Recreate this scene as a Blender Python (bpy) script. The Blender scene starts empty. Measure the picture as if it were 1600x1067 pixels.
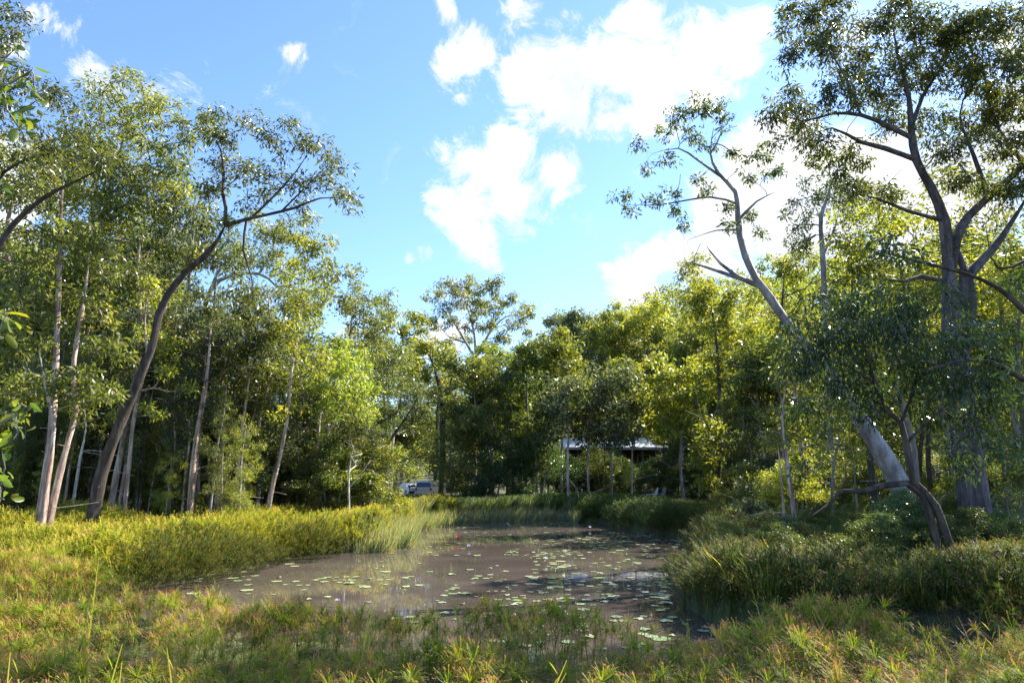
import bpy, math, random
import numpy as np
from mathutils import Vector

# ------------------------------------------------------------------ camera, sky, sun, exposure
scene = bpy.context.scene
COL = scene.collection
CAM_H, FPX, PITCH = 2.6, 1067.0, math.radians(11.57)
SUN_AZ, SUN_EL = math.radians(50), math.radians(41)          # azimuth to the right of straight ahead (+Y)

cam_data = bpy.data.cameras.new('camera')
cam_data.sensor_width = 36.0
cam_data.lens = 36.0 * FPX / 1600.0
cam_data.clip_start = 0.1
cam_data.clip_end = 3000
cam = bpy.data.objects.new('camera', cam_data)
cam.location = (0, 0, CAM_H)
cam.rotation_euler = (math.pi / 2 + PITCH, 0, 0)
COL.objects.link(cam)
scene.camera = cam

scene.view_settings.view_transform = 'Standard'
scene.view_settings.look = 'None'
scene.view_settings.gamma = 1.0
scene.view_settings.exposure = 1.55

sd_ = bpy.data.lights.new('sun', 'SUN')
sd_.energy = 5.0
sd_.angle = math.radians(0.53)
sd_.color = (1.0, 0.93, 0.80)
sun = bpy.data.objects.new('sun', sd_)
sdir = Vector((math.sin(SUN_AZ) * math.cos(SUN_EL), math.cos(SUN_AZ) * math.cos(SUN_EL), math.sin(SUN_EL)))
sun.rotation_euler = sdir.to_track_quat('Z', 'Y').to_euler()
COL.objects.link(sun)


def P(px, py, D):
    """point at world distance Y = D seen at photo pixel (px, py)"""
    x = (px - 800.0) / FPX
    y = (533.5 - py) / FPX
    fy = math.cos(PITCH) - y * math.sin(PITCH)
    up = math.sin(PITCH) + y * math.cos(PITCH)
    k = D / fy
    return np.array([x * k, D, CAM_H + up * k])


def direction(px, py):
    v = P(px, py, 1.0) - np.array([0, 0, CAM_H])
    return v / np.linalg.norm(v)


def build_world():
    w = bpy.data.worlds.new('World')
    scene.world = w
    w.use_nodes = True
    nt = w.node_tree
    N, L = nt.nodes, nt.links
    N.clear()
    out = N.new('ShaderNodeOutputWorld')
    sky = N.new('ShaderNodeTexSky')
    sky.sky_type = 'NISHITA'
    sky.sun_disc = False
    sky.sun_elevation = SUN_EL
    sky.sun_rotation = SUN_AZ
    sky.air_density = 1.15
    sky.dust_density = 0.25
    sky.ozone_density = 2.0
    tc = N.new('ShaderNodeTexCoord')
    # wisps: warp the lookup direction with noise so cloud edges turn ragged
    def noise(scale, detail, rough, vec, dist=0.0):
        n = N.new('ShaderNodeTexNoise')
        n.inputs['Scale'].default_value = scale
        n.inputs['Detail'].default_value = detail
        n.inputs['Roughness'].default_value = rough
        n.inputs['Distortion'].default_value = dist
        L.new(vec, n.inputs['Vector'])
        return n
    dirv = tc.outputs['Generated']
    nw = noise(9, 4, 0.6, dirv)
    sub = N.new('ShaderNodeVectorMath'); sub.operation = 'SUBTRACT'
    L.new(nw.outputs['Color'], sub.inputs[0]); sub.inputs[1].default_value = (0.5, 0.5, 0.5)
    scl = N.new('ShaderNodeVectorMath'); scl.operation = 'SCALE'
    L.new(sub.outputs[0], scl.inputs[0]); scl.inputs['Scale'].default_value = 0.055
    add = N.new('ShaderNodeVectorMath'); add.operation = 'ADD'
    L.new(dirv, add.inputs[0]); L.new(scl.outputs[0], add.inputs[1])
    wv = add.outputs[0]
    # every cloud of the sky: centre pixel, angular radius in pixels, density
    blobs = [
        (700, 110, 45, .8), (745, 75, 55, .8), (800, 25, 45, .7), (690, 5, 30, .7), (720, 150, 30, .6),
        (830, 130, 70, 1), (900, 110, 75, 1), (880, 165, 60, 1), (960, 100, 80, 1.1), (1000, 45, 45, 1),
        (1020, 140, 85, 1.1), (1090, 110, 80, 1.1), (1150, 80, 60, 1), (1185, 60, 40, .9), (950, 170, 60, 1),
        (740, 260, 62, 1), (790, 240, 55, 1), (730, 320, 62, 1), (800, 300, 72, 1), (860, 270, 58, 1), (885, 275, 40, .9),
        (740, 365, 45, .9), (770, 400, 25, .6), (660, 395, 20, .55), (635, 402, 16, .5),
        (455, 80, 28, .55), (475, 105, 24, .5), (430, 155, 25, .3), (480, 145, 18, .25),
        (70, 25, 62, .62), (130, 20, 45, .5), (40, 70, 40, .5), (150, 105, 50, .6), (270, 130, 50, .58), (225, 130, 45, .4),
        (320, 115, 30, .3), (880, 45, 22, .5),
        (985, 430, 45, .9), (1020, 415, 45, 1), (1000, 460, 40, 1), (1090, 400, 60, 1.1), (1130, 330, 80, 1.2), (1170, 250, 65, 1.1),
        (1220, 340, 100, 1.3), (1330, 300, 110, 1.3), (1460, 330, 130, 1.3), (1240, 230, 60, 1.1), (1590, 220, 110, 1.1),
        (10, 290, 80, 1.1), (15, 370, 60, 1.0), (60, 430, 60, .8), (690, 470, 40, .5), (700, 510, 55, .8), (560, 520, 50, .4),
        (1560, 60, 90, .5), (1350, 60, 60, .35)]
    tot = None
    for px, py, r, s in blobs:
        c = direction(px, py)
        rr = r / FPX * 1.25 * max(0.55, float(c[1]))
        d = N.new('ShaderNodeVectorMath'); d.operation = 'DISTANCE'
        L.new(wv, d.inputs[0]); d.inputs[1].default_value = tuple(c)
        m = N.new('ShaderNodeMapRange'); m.interpolation_type = 'SMOOTHSTEP'
        m.inputs['From Min'].default_value = rr * 1.35; m.inputs['From Max'].default_value = 0
        m.inputs['To Min'].default_value = 0; m.inputs['To Max'].default_value = s
        L.new(d.outputs['Value'], m.inputs['Value'])
        if tot is None:
            tot = m.outputs[0]
        else:
            a = N.new('ShaderNodeMath'); a.operation = 'SMOOTH_MAX'; a.inputs[2].default_value = 0.12
            L.new(tot, a.inputs[0]); L.new(m.outputs[0], a.inputs[1]); tot = a.outputs[0]
    nd = noise(13, 12, 0.68, dirv, 0.5)
    md = N.new('ShaderNodeMapRange')
    md.inputs['From Min'].default_value = 0.28; md.inputs['From Max'].default_value = 0.72
    md.inputs['To Min'].default_value = -0.85; md.inputs['To Max'].default_value = 0.55
    L.new(nd.outputs['Fac'], md.inputs['Value'])
    s = N.new('ShaderNodeMath'); s.operation = 'ADD'
    L.new(tot, s.inputs[0]); L.new(md.outputs[0], s.inputs[1])
    cov = N.new('ShaderNodeMapRange'); cov.interpolation_type = 'SMOOTHSTEP'
    cov.inputs['From Min'].default_value = 0.12; cov.inputs['From Max'].default_value = 0.70
    L.new(s.outputs[0], cov.inputs['Value'])
    gate = N.new('ShaderNodeMapRange')
    gate.inputs['From Min'].default_value = 0.02; gate.inputs['From Max'].default_value = 0.3
    L.new(tot, gate.inputs['Value'])
    g = N.new('ShaderNodeMath'); g.operation = 'MULTIPLY'
    L.new(cov.outputs[0], g.inputs[0]); L.new(gate.outputs[0], g.inputs[1])
    bg = N.new('ShaderNodeBackground'); bg.inputs['Strength'].default_value = 0.106
    gam = N.new('ShaderNodeMix'); gam.data_type = 'RGBA'; gam.blend_type = 'MULTIPLY'
    gam.inputs['Factor'].default_value = 1.0
    gam.inputs['B'].default_value = (0.70, 0.82, 1.04, 1)
    L.new(sky.outputs[0], gam.inputs['A'])
    L.new(gam.outputs['Result'], bg.inputs['Color'])
    cl = N.new('ShaderNodeBackground'); cl.inputs['Strength'].default_value = 0.46
    nc = noise(9, 8, 0.6, dirv)
    rc = N.new('ShaderNodeValToRGB')
    rc.color_ramp.elements[0].position = 0.36; rc.color_ramp.elements[0].color = (0.68, 0.74, 0.86, 1)
    rc.color_ramp.elements[1].position = 0.6; rc.color_ramp.elements[1].color = (1, 1, 1, 1)
    L.new(nc.outputs['Fac'], rc.inputs[0]); L.new(rc.outputs[0], cl.inputs['Color'])
    mx = N.new('ShaderNodeMixShader')
    L.new(g.outputs[0], mx.inputs[0]); L.new(bg.outputs[0], mx.inputs[1]); L.new(cl.outputs[0], mx.inputs[2])
    L.new(mx.outputs[0], out.inputs['Surface'])


build_world()
cy = scene.cycles
cy.max_bounces = 9
cy.diffuse_bounces = 7
cy.glossy_bounces = 3
cy.transmission_bounces = 5
cy.transparent_max_bounces = 8
cy.caustics_reflective = False
cy.caustics_refractive = False
cy.use_adaptive_sampling = True

rng = np.random.default_rng(7)
random.seed(7)

# ------------------------------------------------------------------ helpers


def link_tag(o, label=None, cat=None, group=None, kind=None):
    if label: o['label'] = label
    if cat: o['category'] = cat
    if group: o['group'] = group
    if kind: o['kind'] = kind
    return o


def empty(name, loc=(0, 0, 0)):
    o = bpy.data.objects.new(name, None)
    o.location = loc
    COL.objects.link(o)
    return o


def mesh_np(name, verts, quads, mat, tint=None, smooth=False, tris=None):
    me = bpy.data.meshes.new(name)
    verts = np.asarray(verts, dtype=np.float32)
    quads = np.asarray(quads, dtype=np.int32).reshape(-1, 4)
    nq = len(quads)
    nt_ = 0 if tris is None else len(tris)
    me.vertices.add(len(verts)); me.vertices.foreach_set('co', verts.ravel())
    me.loops.add(nq * 4 + nt_ * 3)
    idx = quads.ravel()
    if nt_: idx = np.concatenate([idx, np.asarray(tris, dtype=np.int32).ravel()])
    me.loops.foreach_set('vertex_index', idx)
    me.polygons.add(nq + nt_)
    st = np.arange(nq) * 4
    tot = np.full(nq, 4)
    if nt_:
        st = np.concatenate([st, nq * 4 + np.arange(nt_) * 3]); tot = np.concatenate([tot, np.full(nt_, 3)])
    me.polygons.foreach_set('loop_start', st.astype(np.int32))
    me.polygons.foreach_set('loop_total', tot.astype(np.int32))
    if tint is not None:
        at = me.attributes.new('tint', 'FLOAT', 'FACE')
        at.data.foreach_set('value', np.asarray(tint, dtype=np.float32))
    if smooth:
        me.polygons.foreach_set('use_smooth', np.ones(nq + nt_, dtype=bool))
    me.update(calc_edges=True)
    if mat: me.materials.append(mat)
    return me


def obj(name, me, parent=None, loc=None):
    o = bpy.data.objects.new(name, me)
    COL.objects.link(o)
    if parent is not None: o.parent = parent
    if loc is not None: o.location = loc
    return o


class MB:
    """collects boxes, tubes and prisms into one mesh"""
    def __init__(self): self.v = []; self.f = []
    def add(self, vs, fs):
        b = len(self.v); self.v += [tuple(p) for p in vs]; self.f += [tuple(i + b for i in f) for f in fs]
        return self
    def box(self, c, s, bev=0.0, rz=0.0):
        cx, cy_, cz = c; x, y, z = s[0] / 2, s[1] / 2, s[2] / 2
        if bev <= 0:
            p = [(-x, -y, -z), (x, -y, -z), (x, y, -z), (-x, y, -z), (-x, -y, z), (x, -y, z), (x, y, z), (-x, y, z)]
            f = [(0, 3, 2, 1), (4, 5, 6, 7), (0, 1, 5, 4), (1, 2, 6, 5), (2, 3, 7, 6), (3, 0, 4, 7)]
        else:
            b = bev; p = []
            for zz, i in ((-z, b), (-z + b, 0), (z - b, 0), (z, b)):
                X, Y = x - i, y - i
                p += [(-X + b, -Y, zz), (X - b, -Y, zz), (X, -Y + b, zz), (X, Y - b, zz), (X - b, Y, zz), (-X + b, Y, zz), (-X, Y - b, zz), (-X, -Y + b, zz)]
            f = [tuple(range(7, -1, -1)), tuple(range(24, 32))]
            for r in range(3):
                for k in range(8):
                    f.append((r * 8 + k, r * 8 + (k + 1) % 8, (r + 1) * 8 + (k + 1) % 8, (r + 1) * 8 + k))
        ca, sa = math.cos(rz), math.sin(rz)
        return self.add([(cx + a * ca - b_ * sa, cy_ + a * sa + b_ * ca, cz + c_) for a, b_, c_ in p], f)
    def tube(self, pts, rad, n=8):
        pts = [Vector(p) for p in pts]; rs = rad if isinstance(rad, (list, tuple)) else [rad] * len(pts)
        vs = []; fs = []
        for i, p in enumerate(pts):
            d = (pts[min(i + 1, len(pts) - 1)] - pts[max(i - 1, 0)]).normalized()
            a = d.cross(Vector((0.3, 0.2, 1))).normalized()
            if a.length < .1: a = Vector((1, 0, 0))
            b = d.cross(a)
            for k in range(n):
                t = 2 * math.pi * k / n
                vs.append(p + (a * math.cos(t) + b * math.sin(t)) * rs[i])
        for i in range(len(pts) - 1):
            for k in range(n):
                fs.append((i * n + k, i * n + (k + 1) % n, (i + 1) * n + (k + 1) % n, (i + 1) * n + k))
        fs.append(tuple(range(n - 1, -1, -1))); fs.append(tuple((len(pts) - 1) * n + k for k in range(n)))
        return self.add(vs, fs)
    def prism(self, poly, y0, y1):
        """polygon in XZ extruded along Y"""
        n = len(poly)
        vs = [(x, y0, z) for x, z in poly] + [(x, y1, z) for x, z in poly]
        fs = [tuple(range(n)), tuple(range(2 * n - 1, n - 1, -1))] + [(k, n + k, n + (k + 1) % n, (k + 1) % n) for k in range(n)]
        return self.add(vs, fs)
    def build(self, name, mat, parent=None, smooth=False):
        me = bpy.data.meshes.new(name); me.from_pydata(self.v, [], self.f); me.update()
        if smooth: me.polygons.foreach_set('use_smooth', np.ones(len(me.polygons), dtype=bool))
        me.materials.append(mat)
        return obj(name, me, parent)


# ------------------------------------------------------------------ materials


def base_mat(name):
    m = bpy.data.materials.new(name); m.use_nodes = True
    nt = m.node_tree
    return m, nt, nt.nodes, nt.links, nt.nodes['Principled BSDF']


def ramp(N, stops):
    r = N.new('ShaderNodeValToRGB')
    e = r.color_ramp.elements
    e[0].position, e[0].color = stops[0][0], (*stops[0][1], 1)
    e[1].position, e[1].color = stops[-1][0], (*stops[-1][1], 1)
    for p, c in stops[1:-1]:
        k = e.new(p); k.color = (*c, 1)
    return r


def leaf_mat(name, stops, trans=0.5, rough=0.42, spec=0.5, warm=(1.75, 1.75, 0.7), rnd=0.35):
    m, nt, N, L, bs = base_mat(name)
    at = N.new('ShaderNodeAttribute'); at.attribute_name = 'tint'
    r = ramp(N, stops); L.new(at.outputs['Fac'], r.inputs[0])
    oi = N.new('ShaderNodeObjectInfo')
    mr = N.new('ShaderNodeMapRange'); mr.inputs['To Min'].default_value = 1 - rnd; mr.inputs['To Max'].default_value = 1 + rnd
    L.new(oi.outputs['Random'], mr.inputs['Value'])
    hs = N.new('ShaderNodeHueSaturation'); L.new(r.outputs[0], hs.inputs['Color']); L.new(mr.outputs[0], hs.inputs['Value'])
    L.new(hs.outputs[0], bs.inputs['Base Color'])
    bs.inputs['Roughness'].default_value = rough
    bs.inputs['Specular IOR Level'].default_value = spec
    tr = N.new('ShaderNodeBsdfTranslucent')
    mu = N.new('ShaderNodeMix'); mu.data_type = 'RGBA'; mu.blend_type = 'MULTIPLY'; mu.inputs['Factor'].default_value = 1
    mu.inputs['B'].default_value = (*warm, 1)
    L.new(hs.outputs[0], mu.inputs['A']); L.new(mu.outputs['Result'], tr.inputs['Color'])
    mx = N.new('ShaderNodeMixShader'); mx.inputs[0].default_value = trans
    out = N['Material Output']
    L.new(bs.outputs[0], mx.inputs[1]); L.new(tr.outputs[0], mx.inputs[2]); L.new(mx.outputs[0], out.inputs['Surface'])
    return m


def bark_mat(name, c1, c2, c3, scale=6.0, stretch=0.16, bump=0.9, rough=0.85):
    m, nt, N, L, bs = base_mat(name)
    tc = N.new('ShaderNodeTexCoord'); mp = N.new('ShaderNodeMapping'); mp.inputs['Scale'].default_value = (1, 1, stretch)
    L.new(tc.outputs['Object'], mp.inputs[0])
    n = N.new('ShaderNodeTexNoise'); n.inputs['Scale'].default_value = scale; n.inputs['Detail'].default_value = 8; n.inputs['Roughness'].default_value = .65
    L.new(mp.outputs[0], n.inputs['Vector'])
    r = ramp(N, [(0.36, c1), (0.5, c2), (0.62, c3)]); L.new(n.outputs['Fac'], r.inputs[0])
    n0 = N.new('ShaderNodeTexNoise'); n0.inputs['Scale'].default_value = scale * .35; n0.inputs['Detail'].default_value = 7; n0.inputs['Roughness'].default_value = .7
    mp0 = N.new('ShaderNodeMapping'); mp0.inputs['Scale'].default_value = (1, 1, .55); L.new(tc.outputs['Object'], mp0.inputs[0]); L.new(mp0.outputs[0], n0.inputs['Vector'])
    r0 = ramp(N, [(.36, (.42, .36, .32)), (.46, (.85, .82, .80)), (.56, (1, 1, 1)), (.66, (1.0, .86, .76))]); L.new(n0.outputs['Fac'], r0.inputs[0])
    mm = N.new('ShaderNodeMix'); mm.data_type = 'RGBA'; mm.blend_type = 'MULTIPLY'; mm.inputs['Factor'].default_value = 1
    L.new(r.outputs[0], mm.inputs['A']); L.new(r0.outputs[0], mm.inputs['B']); L.new(mm.outputs['Result'], bs.inputs['Base Color'])
    n2 = N.new('ShaderNodeTexNoise'); n2.inputs['Scale'].default_value = scale * 9; n2.inputs['Detail'].default_value = 5
    L.new(mp.outputs[0], n2.inputs['Vector'])
    b = N.new('ShaderNodeBump'); b.inputs['Strength'].default_value = bump; b.inputs['Distance'].default_value = 0.03
    L.new(n2.outputs['Fac'], b.inputs['Height']); L.new(b.outputs[0], bs.inputs['Normal'])
    bs.inputs['Roughness'].default_value = rough
    return m


def plain(name, c, rough=0.6, metal=0.0, var=0.12, scale=6.0, spec=0.5):
    m, nt, N, L, bs = base_mat(name)
    tc = N.new('ShaderNodeTexCoord')
    n = N.new('ShaderNodeTexNoise'); n.inputs['Scale'].default_value = scale; n.inputs['Detail'].default_value = 6
    L.new(tc.outputs['Object'], n.inputs['Vector'])
    r = ramp(N, [(0.3, tuple(v * (1 - var) for v in c)), (0.7, tuple(min(1, v * (1 + var)) for v in c))])
    L.new(n.outputs['Fac'], r.inputs[0]); L.new(r.outputs[0], bs.inputs['Base Color'])
    bs.inputs['Roughness'].default_value = rough; bs.inputs['Metallic'].default_value = metal
    bs.inputs['Specular IOR Level'].default_value = spec
    return m


LEAF = {
    'olive': leaf_mat('leaf_olive', [(0, (.060, .085, .022)), (.5, (.115, .135, .036)), (.82, (.19, .19, .05)), (1, (.30, .24, .07))], rough=.36),
    'dark': leaf_mat('leaf_dark', [(0, (.045, .072, .020)), (.6, (.092, .122, .033)), (1, (.16, .18, .045))], rough=.33),
    'yellow': leaf_mat('leaf_yellow', [(0, (.10, .13, .022)), (.5, (.20, .22, .038)), (.9, (.32, .30, .055)), (1, (.38, .28, .07))]),
    'lime': leaf_mat('leaf_lime', [(0, (.12, .17, .03)), (.6, (.22, .27, .05)), (1, (.38, .36, .07))]),
    'grey': leaf_mat('leaf_grey', [(0, (.065, .090, .050)), (.6, (.115, .140, .075)), (1, (.19, .20, .10))], rough=.38),
    'deep': leaf_mat('leaf_deep', [(0, (.036, .068, .026)), (.6, (.072, .118, .042)), (1, (.14, .19, .06))], rough=.28, trans=.36),
    'near': leaf_mat('leaf_near', [(0, (.06, .115, .02)), (.6, (.14, .20, .03)), (1, (.34, .32, .035))], trans=.5, rough=.35),
}
BARK = {
    'pale': bark_mat('bark_pale', (.26, .18, .14), (.46, .37, .31), (.66, .58, .52)),
    'paper': bark_mat('bark_paper', (.20, .105, .08), (.46, .34, .28), (.74, .64, .56), scale=8, stretch=.10),
    'dark': bark_mat('bark_dark', (.035, .026, .022), (.075, .056, .047), (.14, .11, .09)),
    'grey': bark_mat('bark_grey', (.13, .11, .10), (.24, .21, .19), (.38, .34, .31)),
    'gum': bark_mat('bark_gum', (.15, .13, .13), (.31, .28, .28), (.50, .47, .47), scale=2.0, stretch=.5, bump=.25, rough=.7),
    'mauve': bark_mat('bark_mauve', (.05, .04, .04), (.10, .08, .08), (.18, .15, .15)),
    'dead': bark_mat('bark_dead', (.36, .32, .27), (.56, .52, .46), (.74, .70, .64)),
}

# ------------------------------------------------------------------ terrain
POND = np.array([(-9.4, 17.4), (-9.6, 19.4), (-9.0, 21.5), (-8.3, 23.4), (-8.0, 25.6), (-5.7, 27.2), (-5.0, 29.5), (-6.3, 33), (-6.2, 37), (-5.2, 42),
                 (-2.5, 46.5), (1, 48), (4.5, 47.5), (6.2, 43.5), (6.0, 39.5), (7.6, 35), (8.3, 30), (7.0, 25.5), (5.6, 20.5), (4.1, 16.5),
                 (3.7, 13.6), (4.5, 12.0), (7.5, 11.2), (11, 11.1), (16, 11.0), (16, 10.2), (11, 9.9), (7, 9.4), (3.6, 9.3), (1.5, 9.6), (-1.2, 10.3),
                 (-4.2, 11.2), (-6.5, 12.2), (-8.2, 13.6), (-9.3, 15.4)])


def sstep(a, b, x):
    t = np.clip((x - a) / (b - a), 0, 1)
    return t * t * (3 - 2 * t)


def wob(x, y):
    return (np.sin(x * 1.9 + 1.3 * np.sin(y * .9)) + np.sin(y * 2.3 + 1.7 * np.sin(x * .7 + 2)) + .6 * np.sin(x * 4.3 + y * 3.1)) * .11


def pond_sd(x, y):
    x = np.asarray(x, float); y = np.asarray(y, float)
    d2 = np.full(x.shape, 1e9); inside = np.zeros(x.shape, bool)
    n = len(POND)
    for i in range(n):
        ax, ay = POND[i]; bx, by = POND[(i + 1) % n]
        ex, ey = bx - ax, by - ay
        t = np.clip(((x - ax) * ex + (y - ay) * ey) / (ex * ex + ey * ey), 0, 1)
        dx, dy = x - ax - t * ex, y - ay - t * ey
        d2 = np.minimum(d2, dx * dx + dy * dy)
        c = ((ay > y) != (by > y))
        with np.errstate(divide='ignore', invalid='ignore'):
            xi = ex * (y - ay) / (ey if ey != 0 else 1e-9) + ax
        inside ^= (c & (x < xi))
    d = np.sqrt(d2)
    return np.where(inside, -d, d) + wob(x, y)


def ground(x, y):
    x = np.asarray(x, float); y = np.asarray(y, float)
    sd = pond_sd(x, y)
    near = 1 - sstep(9, 14, y)
    right = sstep(3, 6, x) * sstep(11.8, 13, y)
    H0 = .30 * near + (1 - near) * (.62 + .05 * right)
    H0 = H0 + .75 * (1 - sstep(1.5, 5.5, y)) * near + (.006 + .009 * sstep(2, 12, x)) * np.clip(y - 30, 0, 60) + .1 * np.sin(x * .35) * np.sin(y * .27)
    H0 = H0 + .35 * sstep(-11, -18, x) * (1 - near)
    h = H0 * sstep(-.05, .35, sd) - .6 * (1 - sstep(-.5, .12, sd))
    hill = 54 * sstep(82, 240, y) * sstep(-55, 75, x - .02 * y) + 10 * sstep(120, 300, y)
    return h + hill


def g1(x, y): return float(ground(np.array([x]), np.array([y]))[0])


def make_terrain():
    def axis(lo, hi, n, c, k):
        t = np.linspace(-1, 1, n)
        s = np.sinh(t * k) / np.sinh(k)
        return np.where(s < 0, c + (c - lo) * s, c + (hi - c) * s)
    X = axis(-900, 900, 341, 0, 5.0)
    Y = axis(-300, 1800, 381, 20, 5.4)
    gx, gy = np.meshgrid(X, Y)
    z = ground(gx, gy) + (.04 * np.sin(gx * 2.7) * np.sin(gy * 3.3)) * (pond_sd(gx, gy) > .3)
    nx, ny = len(X), len(Y)
    v = np.stack([gx.ravel(), gy.ravel(), z.ravel()], 1)
    i = np.arange((ny - 1) * (nx - 1)); r, c = i // (nx - 1), i % (nx - 1)
    a = r * nx + c
    q = np.stack([a, a + 1, a + nx + 1, a + nx], 1)
    m, nt, N, L, bs = base_mat('soil_and_litter')
    tc = N.new('ShaderNodeTexCoord')
    n = N.new('ShaderNodeTexNoise'); n.inputs['Scale'].default_value = .6; n.inputs['Detail'].default_value = 10; n.inputs['Roughness'].default_value = .7
    L.new(tc.outputs['Object'], n.inputs['Vector'])
    rp = ramp(N, [(.3, (.035, .028, .018)), (.47, (.060, .055, .025)), (.56, (.075, .095, .025)), (.7, (.13, .14, .035))])
    L.new(n.outputs['Fac'], rp.inputs[0]); L.new(rp.outputs[0], bs.inputs['Base Color']); bs.inputs['Roughness'].default_value = .95
    n2 = N.new('ShaderNodeTexNoise'); n2.inputs['Scale'].default_value = 14; n2.inputs['Detail'].default_value = 6
    L.new(tc.outputs['Object'], n2.inputs['Vector'])
    b = N.new('ShaderNodeBump'); b.inputs['Strength'].default_value = .8; b.inputs['Distance'].default_value = .08
    L.new(n2.outputs['Fac'], b.inputs['Height']); L.new(b.outputs[0], bs.inputs['Normal'])
    o = obj('ground', mesh_np('ground', v, q, m, smooth=True)); link_tag(o, kind='structure')
    # the pond's water
    m, nt, N, L, bs = base_mat('muddy_water')
    bs.inputs['Base Color'].default_value = (.125, .085, .062, 1)
    bs.inputs['Roughness'].default_value = .03; bs.inputs['IOR'].default_value = 1.38
    bs.inputs['Specular IOR Level'].default_value = .5
    tc = N.new('ShaderNodeTexCoord'); mp = N.new('ShaderNodeMapping'); mp.inputs['Scale'].default_value = (1, .55, 1)
    L.new(tc.outputs['Object'], mp.inputs[0])
    n = N.new('ShaderNodeTexNoise'); n.inputs['Scale'].default_value = 2.4; n.inputs['Detail'].default_value = 3
    L.new(mp.outputs[0], n.inputs['Vector'])
    b = N.new('ShaderNodeBump'); b.inputs['Strength'].default_value = .035; b.inputs['Distance'].default_value = .02
    L.new(n.outputs['Fac'], b.inputs['Height']); L.new(b.outputs[0], bs.inputs['Normal'])
    n3 = N.new('ShaderNodeTexNoise'); n3.inputs['Scale'].default_value = .5; n3.inputs['Detail'].default_value = 5
    L.new(tc.outputs['Object'], n3.inputs['Vector'])
    r3 = ramp(N, [(.35, (.080, .064, .055)), (.65, (.125, .100, .085))]); L.new(n3.outputs['Fac'], r3.inputs[0]); L.new(r3.outputs[0], bs.inputs['Base Color'])
    w = obj('pond_water', mesh_np('pond_water', [(-12, 7.5, 0), (19, 7.5, 0), (19, 51, 0), (-12, 51, 0)], [(0, 1, 2, 3)], m))
    link_tag(w, kind='structure')


make_terrain()

# ------------------------------------------------------------------ tree growth


def catmull(pts, step):
    pts = np.asarray(pts, float)
    out = []
    n = len(pts)
    for i in range(n - 1):
        p0 = pts[max(i - 1, 0)]; p1 = pts[i]; p2 = pts[i + 1]; p3 = pts[min(i + 2, n - 1)]
        k = max(1, int(np.linalg.norm((p2 - p1)[:3]) / step))
        for t in np.arange(k) / k:
            out.append(.5 * ((2 * p1) + (p2 - p0) * t + (2 * p0 - 5 * p1 + 4 * p2 - p3) * t * t + (3 * p1 - p0 - 3 * p2 + p3) * t ** 3))
    out.append(pts[-1])
    return np.array(out)


def grow(trunks, attract, rs, step=.4, tip_r=.006, wig=.12, expo=2.3, up_pref=.7, scale_r=1.0):
    """trunks: list of arrays (x,y,z,r); attract: (n,3). Returns pos, parent, radius, tip indices"""
    pos, par, fix = [], [], []
    for ti, t in enumerate(trunks):
        c = catmull(t, step)
        if ti and t[0][3] < .999 * trunks[0][0][3] + 1:
            # a limb starts at the nearest existing node when there is one close by
            pa = np.array(pos); d = np.linalg.norm(pa - c[0, :3], axis=1); j = int(np.argmin(d))
            prev = j if d[j] < max(1.2, 6 * c[0, 3]) else -1
        else:
            prev = -1
        for k, q in enumerate(c):
            pos.append(q[:3]); par.append(prev); fix.append(max(q[3], .004)); prev = len(pos) - 1
    nfix = len(pos)
    cap = nfix + len(attract) * 40 + 10
    A = np.zeros((cap, 3)); A[:nfix] = pos
    pathd = np.zeros(cap)
    n = nfix
    par = par + [0] * (cap - nfix)
    d0 = np.array([np.min(np.linalg.norm(A[:nfix] - a, axis=1)) for a in attract])
    tips = []
    for ai in np.argsort(d0):
        a = attract[ai]
        df = a - A[:n]
        d = np.linalg.norm(df, axis=1) + 1e-6
        cost = d * (1 + up_pref * np.clip(-df[:, 2] / d, 0, 1)) + .18 * pathd[:n]
        j = int(np.argmin(cost))
        L = d[j]
        k = max(2, int(L / step)); k = min(k, 36)
        s = A[j]
        # curved path: leaves the parent sideways, then bends up to the tip
        pd = A[j] - A[par[j]] if par[j] >= 0 and j > 0 else np.array([0, 0, 1.])
        pd = pd / (np.linalg.norm(pd) + 1e-6)
        c1 = s + pd * L * .22 + rs.normal(0, wig, 3) * L * .5
        mid = (s + a) / 2 + rs.normal(0, wig, 3) * L * .7
        prev = j
        for t in (np.arange(k) + 1) / k:
            q = (1 - t) ** 3 * s + 3 * (1 - t) ** 2 * t * c1 + 3 * (1 - t) * t * t * mid + t ** 3 * a
            A[n] = q; par[n] = prev
            pathd[n] = pathd[prev] + L / k
            prev = n; n += 1
        tips.append(prev)
    pos = A[:n]; par = np.array(par[:n])
    rad = np.zeros(n)
    acc = np.zeros(n)
    kids = [[] for _ in range(n)]
    for i in range(n - 1, -1, -1):
        r = max(acc[i], tip_r ** expo) ** (1 / expo)
        rad[i] = r
        if par[i] >= 0:
            acc[par[i]] += r ** expo; kids[par[i]].append(i)
    rad *= scale_r
    rad[:nfix] = np.maximum(np.array(fix), 0)
    for i in range(nfix, n):
        rad[i] = min(rad[i], rad[par[i]] * (.75 if par[i] < nfix else 1.0))
    return pos, par, rad, tips, kids, nfix


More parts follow.
